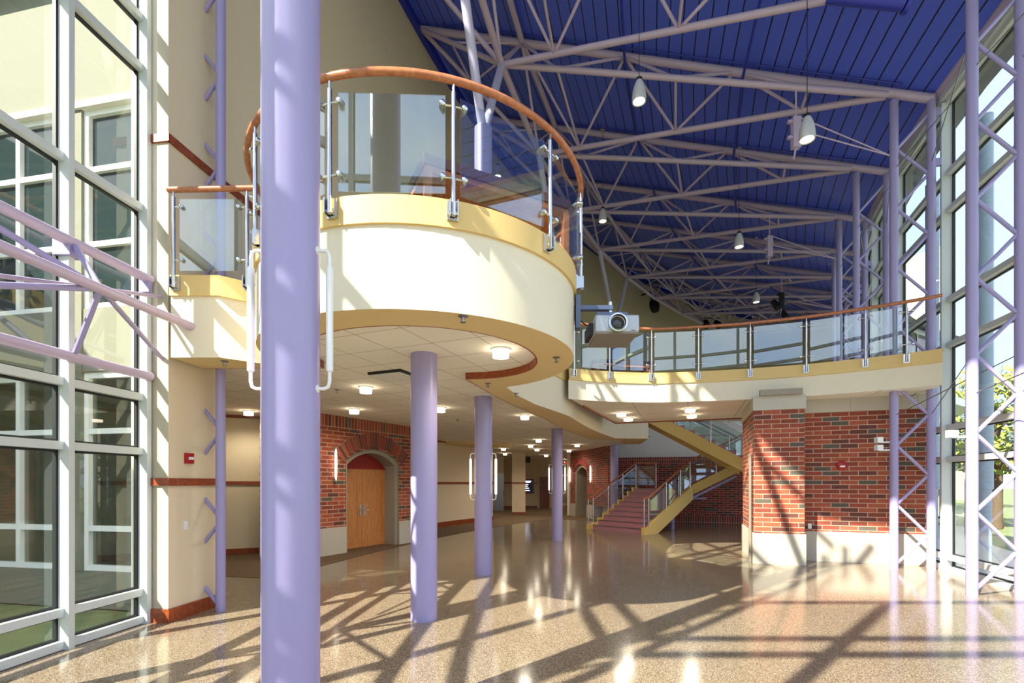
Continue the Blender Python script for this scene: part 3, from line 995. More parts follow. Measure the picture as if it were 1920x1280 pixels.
# round nose
root = thing('glass_railing', (NOSE[0], NOSE[1] - 1.93, Z_FL), 'glass railing with a curved cherry handrail round the balcony nose', 'railing')
angs = [-77.6 + 31.8 * i for i in range(7)]
pp = []
for a in angs:
    n = (math.sin(R_(a)), -math.cos(R_(a)))
    p = (NOSE[0] + 1.93 * n[0], NOSE[1] + 1.93 * n[1])
    pp.append((p, n)); rail_post(root, p, n)
for (p, n), (q, m2) in zip(pp[:-1], pp[1:]):
    pane(root, p, q, n, m2)
m = MB()
hp = [(NOSE[0] + 1.985 * math.sin(R_(a)), NOSE[1] - 1.985 * math.cos(R_(a)), Z_RAIL + .02) for a in range(-97, 146, 3)]
hp += [(x + .05, y, Z_RAIL + .02) for x, y in ((0.0, 8.1), (0.14, 8.61), (0.45, 9.4), (0.8, 10.05), (1.12, 10.62))]
m.tube(hp, 0.034, 14); m.build('handrail', M['rail'], root)
# posts along the reverse curve to the walkway
pp2 = [pp[-1]]
for p, n in (((0.17, 8.55), (.97, -.25)), ((0.62, 9.75), (.9, -.4))):
    rail_post(root, p, n); pp2.append((p, n))
for (p, n), (q, m2) in zip(pp2[:-1], pp2[1:]): pane(root, p, q, n, m2)

# short strip at the left wall
root = thing('glass_railing', (-3.7, 5.91, Z_FL), 'short straight glass railing between the pier wall and the balcony nose', 'railing')
n = (0, -1)
ps = [(-4.10, 5.91), (-3.21, 5.91)]
for i, p in enumerate(ps): rail_post(root, p, n, sides=(1,) if i == 0 else (-1,))
pane(root, ps[0], ps[1], n, n)
m = MB(); m.tube([(-4.17, 5.86, Z_RAIL), (-3.12, 5.86, Z_RAIL + .02)], 0.034, 14); m.build('handrail', M['rail'], root)

# walkway
root = thing('glass_railing', (4.1, 11.0, Z_FL), 'long glass railing with cherry handrail along the walkway', 'railing')
def on_walk(px):
    best = min(range(len(W2)), key=lambda i: abs(960 + 906 * W2[i][0] / W2[i][1] - px))
    i = max(1, min(len(W2) - 2, best))
    t = (Vector(W2[i + 1]) - Vector(W2[i - 1])).normalized()
    return Vector(W2[best]), Vector((t.y, -t.x))
pw = [on_walk(x) for x in (1075, 1140, 1222, 1313, 1408, 1512, 1623, 1705)]
for p, n in pw: rail_post(root, p, n, Z_RAIL - .03)
for (p, n), (q, m2) in zip(pw[:-1], pw[1:]): pane(root, p, q, n, m2)
m = MB(); m.tube(up(offset(WFS, .085), Z_RAIL - .02), 0.034, 12); m.build('handrail', M['rail'], root)

# bench on the nose and benches on the walkway
def bench(c, ang, L, D, H, label):
    root = thing('bench', (c[0], c[1], Z_FL), label, 'bench', 'dark topped wooden benches on the upper floor')
    t = Vector((math.cos(ang), math.sin(ang), 0)); n = Vector((-t.y, t.x, 0)); c = Vector((c[0], c[1], Z_FL))
    m = MB(); m.obox(c + Vector((0, 0, H - .05)), t * L / 2, n * D / 2, Vector((0, 0, .05))); m.build('seat_pad', M['upholstery'], root)
    m = MB(); m.obox(c + Vector((0, 0, H - .13)), t * (L / 2 - .02), n * (D / 2 - .02), Vector((0, 0, .03))); m.build('apron', M['rail'], root)
    for i in (-1, 1):
        for j in (-1, 1):
            m = MB(); q = c + t * (i * (L / 2 - .05)) + n * (j * (D / 2 - .05))
            m.obox(q + Vector((0, 0, (H - .16) / 2)), t * .035, n * .035, Vector((0, 0, (H - .16) / 2))); m.build('leg', M['rail'], root)
    return root
bench((-0.22, 5.42), R_(28), 1.75, 0.55, 0.72, 'dark topped wooden bench behind the balcony nose railing')
bench((2.75, 12.2), R_(10), 1.5, 0.5, 0.5, 'wooden bench with dark pad behind the walkway railing')

# ------------------------------------------------------------------ brick door surround (lobby)
def portal(P0, t, s0, s1, op0, op1, recess, ztop_, names, mats, label, door=True):
    """brick wall with a segmental arch opening; P0 plan origin, t unit tangent; the face looks along n=(t.y,-t.x)"""
    P0, t = Vector(P0), Vector(t).normalized(); n = Vector((t.y, -t.x))
    bm_, sm_, st_ = mats
    def pt(s, z, d=0.0):
        q = P0 + t * s - n * d
        return (q.x, q.y, z)
    w = op1 - op0; rise = 0.32; zs = 2.31
    Ra = ((w / 2) ** 2 + rise ** 2) / (2 * rise); zc = zs + rise - Ra; sc = (op0 + op1) / 2
    def arcz(s): return zc + math.sqrt(max(Ra * Ra - (s - sc) ** 2, 0))
    zb, zt = 0.66, ztop_ - 0.31
    def quad(m, sa, sb, za, zb_, d=0.0):
        m.face([pt(sa, za, d), pt(sb, za, d), pt(sb, zb_, d), pt(sa, zb_, d)], [(sa, za), (sb, za), (sb, zb_), (sa, zb_)])
    m = MB()
    quad(m, s0, op0, zb, zt); quad(m, op1, s1, zb, zt)
    N = 20
    for i in range(N):
        a, c = op0 + w * i / N, op0 + w * (i + 1) / N
        m.face([pt(a, arcz(a)), pt(c, arcz(c)), pt(c, zt), pt(a, zt)], [(a, arcz(a)), (c, arcz(c)), (c, zt), (a, zt)])
    for s in (s0, s1):
        m.face([pt(s, zb), pt(s, zb, 1.2), pt(s, zt, 1.2), pt(s, zt)], [(0, zb), (1.2, zb), (1.2, zt), (0, zt)])
    o = struct(m.build(names[0], bm_, merge=False), label, 'wall')
    m = MB(); quad(m, s0, s1, zt, ztop_)
    for s in (s0, s1):
        m.face([pt(s, zt), pt(s, zt, 1.2), pt(s, ztop_, 1.2), pt(s, ztop_)], [(0, zt), (1.2, zt), (1.2, ztop_), (0, ztop_)])
    m.build('wall_soldier_course', sm_, o)
    m = MB()
    for a, c in ((s0 - .02, op0), (op1, s1 + .02)):
        q0, q1 = P0 + t * a + n * .03, P0 + t * c + n * .03
        quad(m, a, c, 0, zb, -.03)
        m.face([pt(a, zb, -.03), pt(c, zb, -.03), pt(c, zb, 0), pt(a, zb, 0)])
        for s in (a, c):
            m.face([pt(s, 0, -.03), pt(s, 0, 1.2 if s in (s0 - .02, s1 + .02) else 0.0), pt(s, zb, 1.2 if s in (s0 - .02, s1 + .02) else 0.0), pt(s, zb, -.03)], [(0, 0), (1, 0), (1, zb), (0, zb)])
    m.build('wall_stone_base', st_, o)
    # arch ring of bricks on edge
    half = math.asin(min(1, (w / 2) / Ra)) + 0.07
    nb = int(2 * half * (Ra + .2) / 0.088)
    for ib in range(1):
        m = MB(); mo = MB()
        for i in range(nb):
            a = -half + 2 * half * i / nb; c = -half + 2 * half * (i + 1) / nb
            g = 0.0035
            r0, r1 = Ra + .06, Ra + .40
            P = []
            for aa, rr in ((a + g, r0), (c - g, r0), (c - g, r1), (a + g, r1)):
                P.append((sc + rr * math.sin(aa), zc + rr * math.cos(aa)))
            uo = random.randint(0, 40) * .1 + .012
            m.face([pt(s, z, -.035) for s, z in P], [(uo, .02), (uo + .076, .02), (uo + .076, .29), (uo, .29)])
            m.face([pt(P[0][0], P[0][1], -.035), pt(P[1][0], P[1][1], -.035), pt(P[1][0], P[1][1], .25), pt(P[0][0], P[0][1], .25)], [(uo, .02), (uo + .076, .02), (uo + .076, .29), (uo, .29)])
        K = 24
        for i in range(K):
            a = -half + 2 * half * i / K; c = -half + 2 * half * (i + 1) / K
            r0, r1 = Ra + .058, Ra + .405
            P = [(sc + r * math.sin(x), zc + r * math.cos(x)) for x, r in ((a, r0), (c, r0), (c, r1), (a, r1))]
            mo.face([pt(s, z, -.03) for s, z in P])
            mo.face([pt(P[2][0], P[2][1], -.03), pt(P[3][0], P[3][1], -.03), pt(P[3][0], P[3][1], .02), pt(P[2][0], P[2][1], .02)])
        m.build('arch_bricks', sm_, o)
        mo.build('arch_mortar', M['stone'], o)
    # stone reveal
    m = MB()
    A = [(op0, 0), (op0, zs)] + [(op0 + w * i / N, arcz(op0 + w * i / N)) for i in range(1, N)] + [(op1, zs), (op1, 0)]
    m.strip([pt(s, z, -.001) for s, z in A], [pt(s, z, recess) for s, z in A])
    fr = [(sc + (s - sc) * .90, z - (0 if z == 0 else .10)) for s, z in A]
    m.strip([pt(s, z, .06) for s, z in A], [pt(s, z, .06) for s, z in fr])
    m.strip([pt(s, z, .06) for s, z in fr], [pt(s, z, recess) for s, z in fr])
    m.build('stone_surround', M['stone'], o)
    return o, pt, (sc, w, zs, zc, Ra)

tP = Vector((0.498, 0.868)).normalized()
o, pt, (sc, w, zs, zc, Ra) = portal((-4.5, 11.4), tP, -0.75, 3.2, 0.736, 2.61, 0.5, 3.38, ('wall_brick_surround',), (M['brick'], M['soldier'], M['stone']), 'red brick surround with an arched doorway in the lobby')
nP = Vector((tP.y, -tP.x))
# double door
def slab_box(m, sa, sb, za, zb, d0, d1):
    P = [pt(s, z, d) for d in (d0, d1) for z in (za, zb) for s in (sa, sb)]
    m.raw(P, [(0, 1, 3, 2), (4, 6, 7, 5), (0, 4, 5, 1), (2, 3, 7, 6), (0, 2, 6, 4), (1, 5, 7, 3)], False)
dd = bpy.data.objects.new('door_1', None); COL.objects.link(dd); dd.location = pt(sc, 0, .47)
struct(dd, 'pair of oak panelled doors under a red arched panel', 'door')
m = MB()
K = 16
for i in range(K):
    a, c = sc - w / 2 + w * i / K, sc - w / 2 + w * (i + 1) / K
    za = zc + math.sqrt(Ra * Ra - (a - sc) ** 2); zb_ = zc + math.sqrt(Ra * Ra - (c - sc) ** 2)
    m.face([pt(a, 2.10, .49), pt(c, 2.10, .49), pt(c, zb_, .49), pt(a, za, .49)])
m.build('door_transom', M['redpaint'], dd)
m = MB()
for sa, sb in ((sc - w / 2, sc - w / 2 + .05), (sc + w / 2 - .05, sc + w / 2)): slab_box(m, sa, sb, 0, 2.2, .40, .49)
slab_box(m, sc - w / 2, sc + w / 2, 2.11, 2.16, .42, .49)
m.build('door_frame', M['redpaint'], dd)
for s in (-1, 1):
    sa, sb = (sc - w / 2 + .05, sc - .004) if s < 0 else (sc + .004, sc + w / 2 - .05)
    m = MB(); W_ = sb - sa
    slab_box(m, sa, sb, 0.01, 2.11, .455, .485)
    st = .16
    slab_box(m, sa, sa + st, .01, 2.11, .44, .456); slab_box(m, sb - st, sb, .01, 2.11, .44, .456)
    slab_box(m, sa + st, sb - st, .01, .34, .44, .456); slab_box(m, sa + st, sb - st, 1.90, 2.11, .44, .456)
    lf = m.build('door_leaf', M['door'], dd)
    m = MB(); h = sc + s * .075
    slab_box(m, h - .028, h + .028, .86, 1.16, .425, .441)
    m.tube([pt(h, 1.0, .43), pt(h, 1.0, .38), pt(h + s * .11, 1.0, .375)], .011, 8)
    m.lathe([(.02, 0), (.02, .02)], pt(h, 1.11, .425), 12, axis=(nP.x, nP.y, 0))
    m.build('handle', M['steel'], lf)
    for z in (.35, 1.1, 1.8):
        m = MB(); e = sa if s < 0 else sb
        m.tube([pt(e, z - .06, .435), pt(e, z + .06, .435)], .012, 8); m.build('hinge', M['steel'], lf)
root = thing('wall_sconce', pt(.36, 1.74, -.07), 'slim vertical sconce on the red brick beside the arched oak doors', 'sconce')
m = MB(); q = pt(.36, 0, -.08); m.lathe([(.012, 1.80), (.026, 1.9), (.03, 2.18), (.026, 2.46), (.012, 2.56)], (q[0], q[1], 0), 14); m.build('tube_light', M['tube'], root)
for z in (1.80, 2.57):
    m = MB(); slab_box(m, .33, .39, z - .03, z + .03, -.09, 0.0); m.build('bracket', M['stone'], root)

# second brick portal beyond the staircase
t2_ = (Vector((3.92, 23.2)) - Vector((3.1, 25.6))).normalized()
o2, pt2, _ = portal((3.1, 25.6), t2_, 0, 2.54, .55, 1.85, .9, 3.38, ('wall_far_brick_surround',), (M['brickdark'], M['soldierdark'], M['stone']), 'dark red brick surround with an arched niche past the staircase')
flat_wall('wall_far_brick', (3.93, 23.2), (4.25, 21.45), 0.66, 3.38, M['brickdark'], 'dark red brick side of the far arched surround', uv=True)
m = MB(); m.face([pt2(.55, 0, .88), pt2(1.85, 0, .88), pt2(1.85, 2.6, .88), pt2(.55, 2.6, .88)])
struct(m.build('door_2', M['doordark']), 'dark oak door deep in the far brick arch', 'door')
for s_, nm in ((0.05, 'far end'), (2.35, 'stair end')):
    root = thing('wall_sconce', pt2(s_, 1.7, -.07), 'glowing vertical sconce at the %s of the far brick arch' % nm, 'sconce', 'sconces on the far brick arch')
    q = pt2(s_, 0, -.08)
    m = MB(); m.lathe([(.012, 1.76), (.032, 1.85), (.036, 2.2), (.032, 2.5), (.012, 2.58)], (q[0], q[1], 0), 12); m.build('tube_light', M['tube'], root)

# ------------------------------------------------------------------ brick pier and wall on the right
def radial_wall(name, ph, Ra, Rb, z0, z1, mat, label, depth=0.0, u0=0):
    A, B = pol(Ra, ph), pol(Rb, ph)
    return flat_wall(name, A, B, z0, z1, mat, label, th=.2)
flat_wall('wall_brick', pol(30.3, .341), pol(27.62, .341), .66, 3.30, M['brick'], 'red brick wall between the pier and the sunny glass wall')
flat_wall('wall_brick_base', pol(30.3, .3395), pol(27.62, .3395), 0, .66, M['stone'], 'pale stone base of the red brick wall')
flat_wall('wall_brick_cap', pol(30.3, .3395), pol(27.62, .3395), 3.30, 3.60, M['stone'], 'pale stone band above the red brick wall')
def pier_block(name, z0, z1, mat, label, e=0.0):
    A = pol(31.1 + e, .314 - e / 30); B = pol(30.14 - e, .314 - e / 30); Cc = pol(30.14 - e, .36); D = pol(31.1 + e, .392)
    b = MB(); d = 0
    P = [A, B, Cc, D]
    for i in range(4):
        a, c = Vector(P[i]), Vector(P[(i + 1) % 4])
        L = (c - a).length
        b.face([(a.x, a.y, z0), (c.x, c.y, z0), (c.x, c.y, z1), (a.x, a.y, z1)], [(d, z0), (d + L, z0), (d + L, z1), (d, z1)])
        d += L if i else .9
    b.face([(p[0], p[1], z1) for p in P]); b.face([(p[0], p[1], z0) for p in reversed(P)])
    return struct(b.build(name, mat), label, 'pier')
pier_block('pillar_brick', .66, 3.30, M['brick'], 'red brick pier under the walkway')
pier_block('pillar_base', 0, .66, M['stone'], 'pale stone base of the brick pier', .025)
pier_block('pillar_cap', 3.30, 3.60, M['stone'], 'pale stone cap of the brick pier', .025)
b = MB(); q0, q1 = pol(31.0, .312), pol(30.2, .312); b.beam((q0[0], q0[1], 3.66), (q1[0], q1[1], 3.66), .12, .12)
struct(b.build('pillar_cap_block', M['stone']), 'small stone block on top of the brick pier', 'pier')
q = pol(31.16, .318)
b = MB(); b.tube([(q[0], q[1], 0), (q[0], q[1], 2.35)], .03, 8)
tag(b.build('corner_guard', M['stone']), 'slim pale corner guard beside the brick pier', 'corner guard')

# alarm, plates, floodlights on the brick
def radial_frame(R, ph):
    c = Vector(pol(R, ph)); t = Vector((math.cos(ph), -math.sin(ph))); n = Vector((-math.sin(ph), -math.cos(ph)))
    return c, t, n
def at_px(px, ph):
    # point of the radial line ph seen in the direction of pixel column px
    r = (px - 960) / 906.7
    R = (CX - r * CY) / (math.cos(ph) + r * math.sin(ph))
    return radial_frame(R, ph)
c, t, n = at_px(1578, .341)
root = thing('fire_alarm', (c.x, c.y, 2.1), 'round red fire alarm on the brick wall beside the pier', 'alarm')
m = MB(); c = c + n * .015; m.lathe([(.1, -.02), (.1, .035), (.08, .05)], (c.x, c.y, 2.12), 20, axis=(n.x, n.y, 0)); m.build('horn', M['red'], root)
m = MB(); q = c + n * .055; m.obox((q.x, q.y, 2.10), (t.x * .045, t.y * .045, 0), (n.x * .01, n.y * .01, 0), (0, 0, .018)); m.build('strobe', M['white'], root)
c, t, n = at_px(1518, .3395)
m = MB(); q = c + n * .01; m.obox((q.x, q.y, .78), (t.x * .035, t.y * .035, 0), (n.x * .01, n.y * .01, 0), (0, 0, .057))
tag(m.build('outlet_plate', M['white']), 'small white outlet plate low on the brick wall beside the pier', 'outlet')
def flood(R, ph, zs_, label, dx=-1):
    c = Vector(pol(R, ph)); t = Vector((math.cos(ph), -math.sin(ph))) * dx
    root = thing('floodlight', (c.x + t.x * .08, c.y + t.y * .08, zs_[-1]), label, 'floodlight', 'white floodlights on the lattice columns')
    for z in zs_:
        m = MB(); q = c + t * .26
        m.obox((q.x, q.y, z), (.06, 0, 0), (0, .05, 0), (0, 0, .055)); m.build('lamp_head', M['white'], root)
        m = MB(); a = c + t * .07; m.tube([(a.x, a.y, z - .05), (q.x, q.y, z - .05)], .018, 8); m.build('arm', M['white'], root)
flood(R_CI, PH(2), (2.62, 2.46), 'pair of white floodlights on the lattice column before the brick wall')
flood(R_CI, PH(1), (2.5,), 'single white floodlight on the nearest lattice column by the glass')
# alarm and switch on the pier wall at the left
def left_frame(px):
    r = (px - 960) / 906.7
    # intersect the view direction with the wall circle
    a = 1 + r * r; bq = -2 * (CX * r + CY); cq = CX ** 2 + CY ** 2 - R_WALL ** 2
    y = (-bq + math.sqrt(bq * bq - 4 * a * cq)) / (2 * a)
    c = Vector((r * y, y)); n = (Vector((CX, CY)) - c).normalized(); t = Vector((n.y, -n.x))
    return c, t, n
c, t, n = left_frame(352)
root = thing('fire_alarm', (c.x, c.y, 2.05), 'square red fire alarm strobe on the cream pier wall', 'alarm')
m = MB(); q = c + n * .02; m.obox((q.x, q.y, 2.06), (t.x * .06, t.y * .06, 0), (n.x * .02, n.y * .02, 0), (0, 0, .068)); m.build('housing', M['red'], root)
m = MB(); q = c + n * .05; m.obox((q.x, q.y, 2.06), (t.x * .03, t.y * .03, 0), (n.x * .015, n.y * .015, 0), (0, 0, .018)); m.build('strobe', M['white'], root)
c, t, n = left_frame(347)
m = MB(); q = c + n * .008; m.obox((q.x, q.y, 1.19), (t.x * .032, t.y * .032, 0), (n.x * .006, n.y * .006, 0), (0, 0, .055))
tag(m.build('light_switch', M['white']), 'white light switch plate on the cream pier wall', 'switch')

# ------------------------------------------------------------------ ceiling lamps
def lamp(px, py, label, zc_=Z_TILE, r=.1, h=.105):
    zc2 = zc_ - h / 2
    y = 906.7 * (zc2 - 1.74) / (905 - py)
    x = (px - 960) / 906.7 * y
    root = thing('ceiling_lamp', (x, y, zc_ - h), label, 'ceiling lamp', 'drum lamps on the ceiling')
    m = MB(); m.lathe([(r, zc_ - h), (r, zc_ - .02)], (x, y, 0), 20); m.build('shade', M['lamp'], root)
    m = MB(); m.lathe([(r + .02, zc_ - .02), (r + .02, zc_)], (x, y, 0), 20); m.build('rim', M['white'], root)
    ld = bpy.data.lights.new('lamp_light', 'SPOT'); ld.energy = 50; ld.specular_factor = 0.15; ld.color = (1.0, .88, .68); ld.spot_size = R_(165); ld.spot_blend = .6; ld.shadow_soft_size = r
    lo_ = bpy.data.objects.new('lamp_light', ld); COL.objects.link(lo_); lo_.location = (x, y, zc_ - h - .03)
LAMPS = [(939, 662, 'glowing drum lamp on the tiles near the rounded wood trim of the balcony'), (686, 731, 'glowing drum lamp before the brick arch, the one closer to the balcony nose'),
 (664, 771, 'glowing drum lamp just before the brick arched doors'), (826, 768, 'glowing drum lamp between the balcony column and the third column'),
 (984, 782, 'glowing drum lamp between the third column and the stair side soffit'), (944, 842, 'glowing drum lamp beside the half round bulkhead'),
 (947, 851, 'glowing drum lamp past the half round bulkhead'), (1010, 826, 'glowing drum lamp before the square column, topmost of the cluster there'),
 (995, 836, 'glowing drum lamp before the square column, middle of the cluster there'), (1007, 843, 'glowing drum lamp before the square column, lowest of the cluster there'),
 (1024, 854, 'glowing drum lamp beside the far sconced column'), (1082, 835, 'glowing drum lamp beside the far brick arch, nearer one'), (1067, 845, 'glowing drum lamp beside the far brick arch, farther one'),
 (1068, 862, 'glowing drum lamp deep in the far corridor above the exit sign'), (1061, 866, 'glowing drum lamp deepest in the far corridor'), (466, 774, 'glowing drum lamp over the lobby wall left of the brick arch')]
for px, py, lb in LAMPS: lamp(px, py, lb)
for px, py, lb in ((1165, 777, 'drum lamp under the walkway on the balcony side, nearer of two'), (1178, 786, 'drum lamp under the walkway on the balcony side, farther of two'),
                   (1294, 769, 'drum lamp under the walkway over the stairs, nearer of two'), (1297, 780, 'drum lamp under the walkway over the stairs, farther of two')):
    lamp(px, py, lb, Z_WB, .12, .09)
def px_at(px, py, z):
    y = 906.7 * (z - 1.74) / (905 - py)
    return ((px - 960) / 906.7 * y, y)
for px, py, z, lb in ((868, 598, Z_SOF, 'small sprinkler under the front of the balcony soffit'), (1043, 674, Z_SOF, 'small sprinkler under the side of the balcony soffit'),
                   (915, 722, Z_SOF, 'small sprinkler under the narrow soffit past the wood trim'), (632, 733, Z_TILE, 'small sprinkler on the tiles beside the round speaker grille'),
                   (858, 788, Z_TILE, 'small sprinkler on the tiles between two columns'), (421, 681, Z_SOF, 'small sprinkler under the soffit strip by the pier'), (968, 740, Z_SOF, 'small sprinkler under the reverse curve of the soffit')):
    x, y = px_at(px, py, z - .03)
    m = MB(); m.lathe([(.045, 0), (.045, -.008), (.014, -.012), (.014, -.05), (.028, -.055), (.028, -.06)], (x, y, z), 14)
    tag(m.build('fire_sprinkler', M['steeldull']), lb, 'sprinkler', 'sprinkler heads')
for px, py, lb in ((629, 749, 'flush round speaker grille on the tiles before the nearest column'), (838, 794, 'flush round speaker grille on the tiles between two columns')):
    x, y = px_at(px, py, Z_TILE)
    m = MB(); m.lathe([(.12, 0), (.12, -.008), (.1, -.012)], (x, y, Z_TILE), 20)
    tag(m.build('ceiling_speaker', M['greywall']), lb, 'speaker', 'ceiling speakers')
x, y = px_at(742, 702, Z_TILE)
root = thing('air_vent', (x, y, Z_TILE - .06), 'square white air diffuser on the tiles beside the balcony column', 'vent')
ca, sa_ = math.cos(R_(67.4)), math.sin(R_(67.4))
m = MB(); m.obox((x, y, Z_TILE - .045), (ca * .26, sa_ * .26, 0), (-sa_ * .26, ca * .26, 0), (0, 0, .008)); m.build('plate', M['white'], root)
m = MB(); m.obox((x, y, Z_TILE - .018), (ca * .29, sa_ * .29, 0), (-sa_ * .29, ca * .29, 0), (0, 0, .018)); m.build('throat', M['black'], root)

# ------------------------------------------------------------------ pendants
def pendant(x, y, z, label, s=1.0):
    R = math.hypot(x - CX, y - CY)
    root = thing('pendant_lamp', (x, y, z - .22), label, 'pendant', 'bell pendants under the roof')
    m = MB(); m.lathe([(.0, -.05), (.07 * s, -.08), (.105 * s, -.20), (.122 * s, -.205), (.124 * s, -.12), (.112 * s, -.02), (.088 * s, .08), (.06 * s, .15), (.05 * s, .17)], (x, y, z), 24); m.build('shade', M['bell'], root)
    m = MB(); m.lathe([(.05 * s, .165), (.055 * s, .17), (.055 * s, .21), (.02 * s, .24)], (x, y, z), 16); m.build('collar', M['black'], root)
    m = MB(); m.lathe([(.0, -.10), (.075 * s, -.12), (.095 * s, -.185), (.0, -.19)], (x, y, z), 24); m.build('bulb', M['bulb'], root)
    m = MB(); m.tube([(x, y, z + .22), (x, y, ztop(R) + .12)], .006, 6); m.build('cord', M['black'], root)
    m = MB(); m.lathe([(.06, 0), (.06, .05)], (x, y, ztop(R) + .07), 14); m.build('canopy', M['bell'], root)
pendant(2.26, 8.6, 8.72, 'bell pendant lamp hanging in the middle of the blue roof, closer to the balcony')
pendant(4.87, 7.98, 7.60, 'bell pendant lamp hanging lowest and closest to the sunny glass wall')
pendant(2.74, 14.6, 9.83, 'bell pendant lamp hanging just past the balcony nose railing')
pendant(6.2, 13.2, 8.37, 'bell pendant lamp hanging above the middle of the walkway')
pendant(8.99, 17.8, 8.58, 'small bell pendant lamp hanging far beyond the walkway')
pendant(-0.48, 16.3, 12.26, 'bell pendant lamp seen through the balcony nose glass')

# lavender fixture boxes on the trusses, with a tie to the column
def fixture(k, label, black=False):
    N = NN(k - .5); C = pol(R_CI, PH(k), Z_C)
    p = Vector(lerp(N, C, .77))
    root = thing('truss_fixture', (p.x, p.y, p.z - 1.3), label, 'light fixture', 'fixtures hung from the trusses')
    mt = M['black'] if black else M['lavender_lit']
    m = MB(); m.obox((p.x, p.y, p.z - .95), (.08, 0, 0), (0, .06, 0), (0, 0, .32))
    m.obox((p.x - .12, p.y, p.z - .72), (.05, 0, 0), (0, .03, 0), (0, 0, .03)); m.obox((p.x - .12, p.y, p.z - 1.05), (.05, 0, 0), (0, .03, 0), (0, 0, .03))
    m.build('housing', mt, root)
    pipe('hanger', p, (p.x, p.y, p.z - .65), .02, M['lavender_lit'], root, 8)
    pipe('tail', (p.x, p.y, p.z - 1.25), (p.x - .05, p.y, p.z - 1.5), .02, M['lavender_lit'], root, 8)
    c2 = pol(R_CI + .06, PH(k), 8.40)
    for dz in (-.62, -.9):
        pipe('stay', (p.x + .07, p.y, p.z + dz), c2, .014, M['lavender_lit'], root, 6)
    if black:
        for dx, dz in ((-.25, -1.1), (.1, -1.5)):
            m = MB(); m.lathe([(.05, -.2), (.11, -.18), (.13, .2), (.12, .22)], (p.x + dx, p.y, p.z + dz), 14, axis=(.2, -.5, -.8)); m.build('spotlight', M['black'], root)
fixture(2, 'lavender fixture box hung beside the lowest bell pendant')
fixture(4, 'lavender fixture box hung beside the bell pendant above the walkway')
fixture(6, 'black stage lights hung from a far truss above the walkway', True)
def stage(x, y, z, label):
    root = thing('stage_light', (x, y, z - .3), label, 'stage light')
    for dx in (-.35, .35):
        m = MB(); m.lathe([(.08, -.25), (.17, -.22), (.2, .2), (.19, .24)], (x + dx, y, z), 14, axis=(.3 * dx, -.6, -.7)); m.build('can', M['black'], root)
    m = MB(); m.tube([(x - .5, y, z + .35), (x + .5, y, z + .35)], .03, 8); m.build('bar', M['black'], root)
    m = MB(); m.tube([(x, y, z + .35), (x, y, z + .9)], .02, 8); m.build('hanger', M['black'], root)
stage(11.9, 28.8, 11.2, 'pair of black stage lights far along the tall wall above the walkway rail')
# round loudspeaker and camera on the tall wall
def wall_at(px):
    r = (px - 960) / 906.7
    a = 1 + r * r; bq = -2 * (CX * r + CY); cq = CX ** 2 + CY ** 2 - (R_WALL - .02) ** 2
    y = (-bq + math.sqrt(bq * bq - 4 * a * cq)) / (2 * a)
    c = Vector((r * y, y)); return c, (Vector((CX, CY)) - c).normalized()
c, n = wall_at(1225)
m = MB(); m.lathe([(.43, .0), (.43, .18), (.38, .22)], (c.x, c.y, 1.74 + (905 - 574) / 906.7 * c.y), 28, axis=(n.x, n.y, 0))
tag(m.build('loudspeaker', M['black']), 'round black loudspeaker on the tall upper wall', 'loudspeaker')
c, n = wall_at(1203)
zz = 1.74 + (905 - 553) / 906.7 * c.y
root = thing('wall_spotlight', (c.x, c.y, zz), 'small black spotlight on an arm above the round loudspeaker', 'spotlight')
m = MB(); m.tube([(c.x, c.y, zz), (c.x + n.x * .6, c.y + n.y * .6, zz)], .05, 8); m.build('arm', M['black'], root)
m = MB(); m.lathe([(.12, -.3), (.2, .3)], (c.x + n.x * .7, c.y + n.y * .7, zz - .2), 14, axis=(.3, -.6, -.7)); m.build('can', M['black'], root)

# ------------------------------------------------------------------ projector
root = thing('projector', (1.23, 5.9, 3.42), 'silver video projector with a big lens on an arm from the balcony side', 'projector')
x0, x1, y0, y1, z0, z1 = 0.965, 1.475, 5.6, 6.2, 3.47, 3.69
m = MB(); m.box(x0, x1, y0, y1, z0 + .02, z1)
o = m.build('body', M['silver'], root)
bv = o.modifiers.new('bevel', 'BEVEL'); bv.width = .015; bv.segments = 2
m = MB(); m.box(x0 + .01, x1 - .01, y0 + .01, y1 - .01, z0, z0 + .021); m.build('underside', M['greypanel'], root)
m = MB(); m.box(x0 + .03, x1 - .12, y0 + .06, y1 - .05, z1, z1 + .05); m.build('top_plate', M['mount'], root)
m = MB(); m.lathe([(.105, 0), (.108, .02), (.108, .06), (.09, .065), (.085, .02), (.06, -.0)], (1.22, y0 + .005, 3.585), 32, axis=(0, -1, 0)); o = m.build('lens_ring', M['steel'], root)
m = MB(); m.lathe([(.086, .01), (.06, .03), (.05, .02), (.03, .028), (.0, .035)], (1.22, y0 + .005, 3.585), 32, axis=(0, -1, 0)); m.build('lens', M['lens'], root)
m = MB(); m.box(1.38, 1.43, y0 - .004, y0 + .01, 3.50, 3.512); m.build('badge', M['greypanel'], root)
m = MB(); m.box(x0 - .05, x0, y0 + .15, y1 - .1, 3.5, 3.64); m.build('cable_box', M['black'], root)
root = thing('projector_mount', (0.79, 5.9, 3.6), 'blue grey wall arm carrying the projector', 'mount')
m = MB(); m.box(0.775, 0.83, 5.85, 5.99, 3.62, 4.02); m.build('wall_plate', M['mount'], root)
m = MB(); m.box(0.83, 1.23, 5.88, 5.96, 3.85, 3.90); m.build('arm', M['mount'], root)
m = MB(); m.tube([(1.2, 5.92, 3.74), (1.2, 5.92, 3.95)], .025, 14); m.build('pole', M['steel'], root)
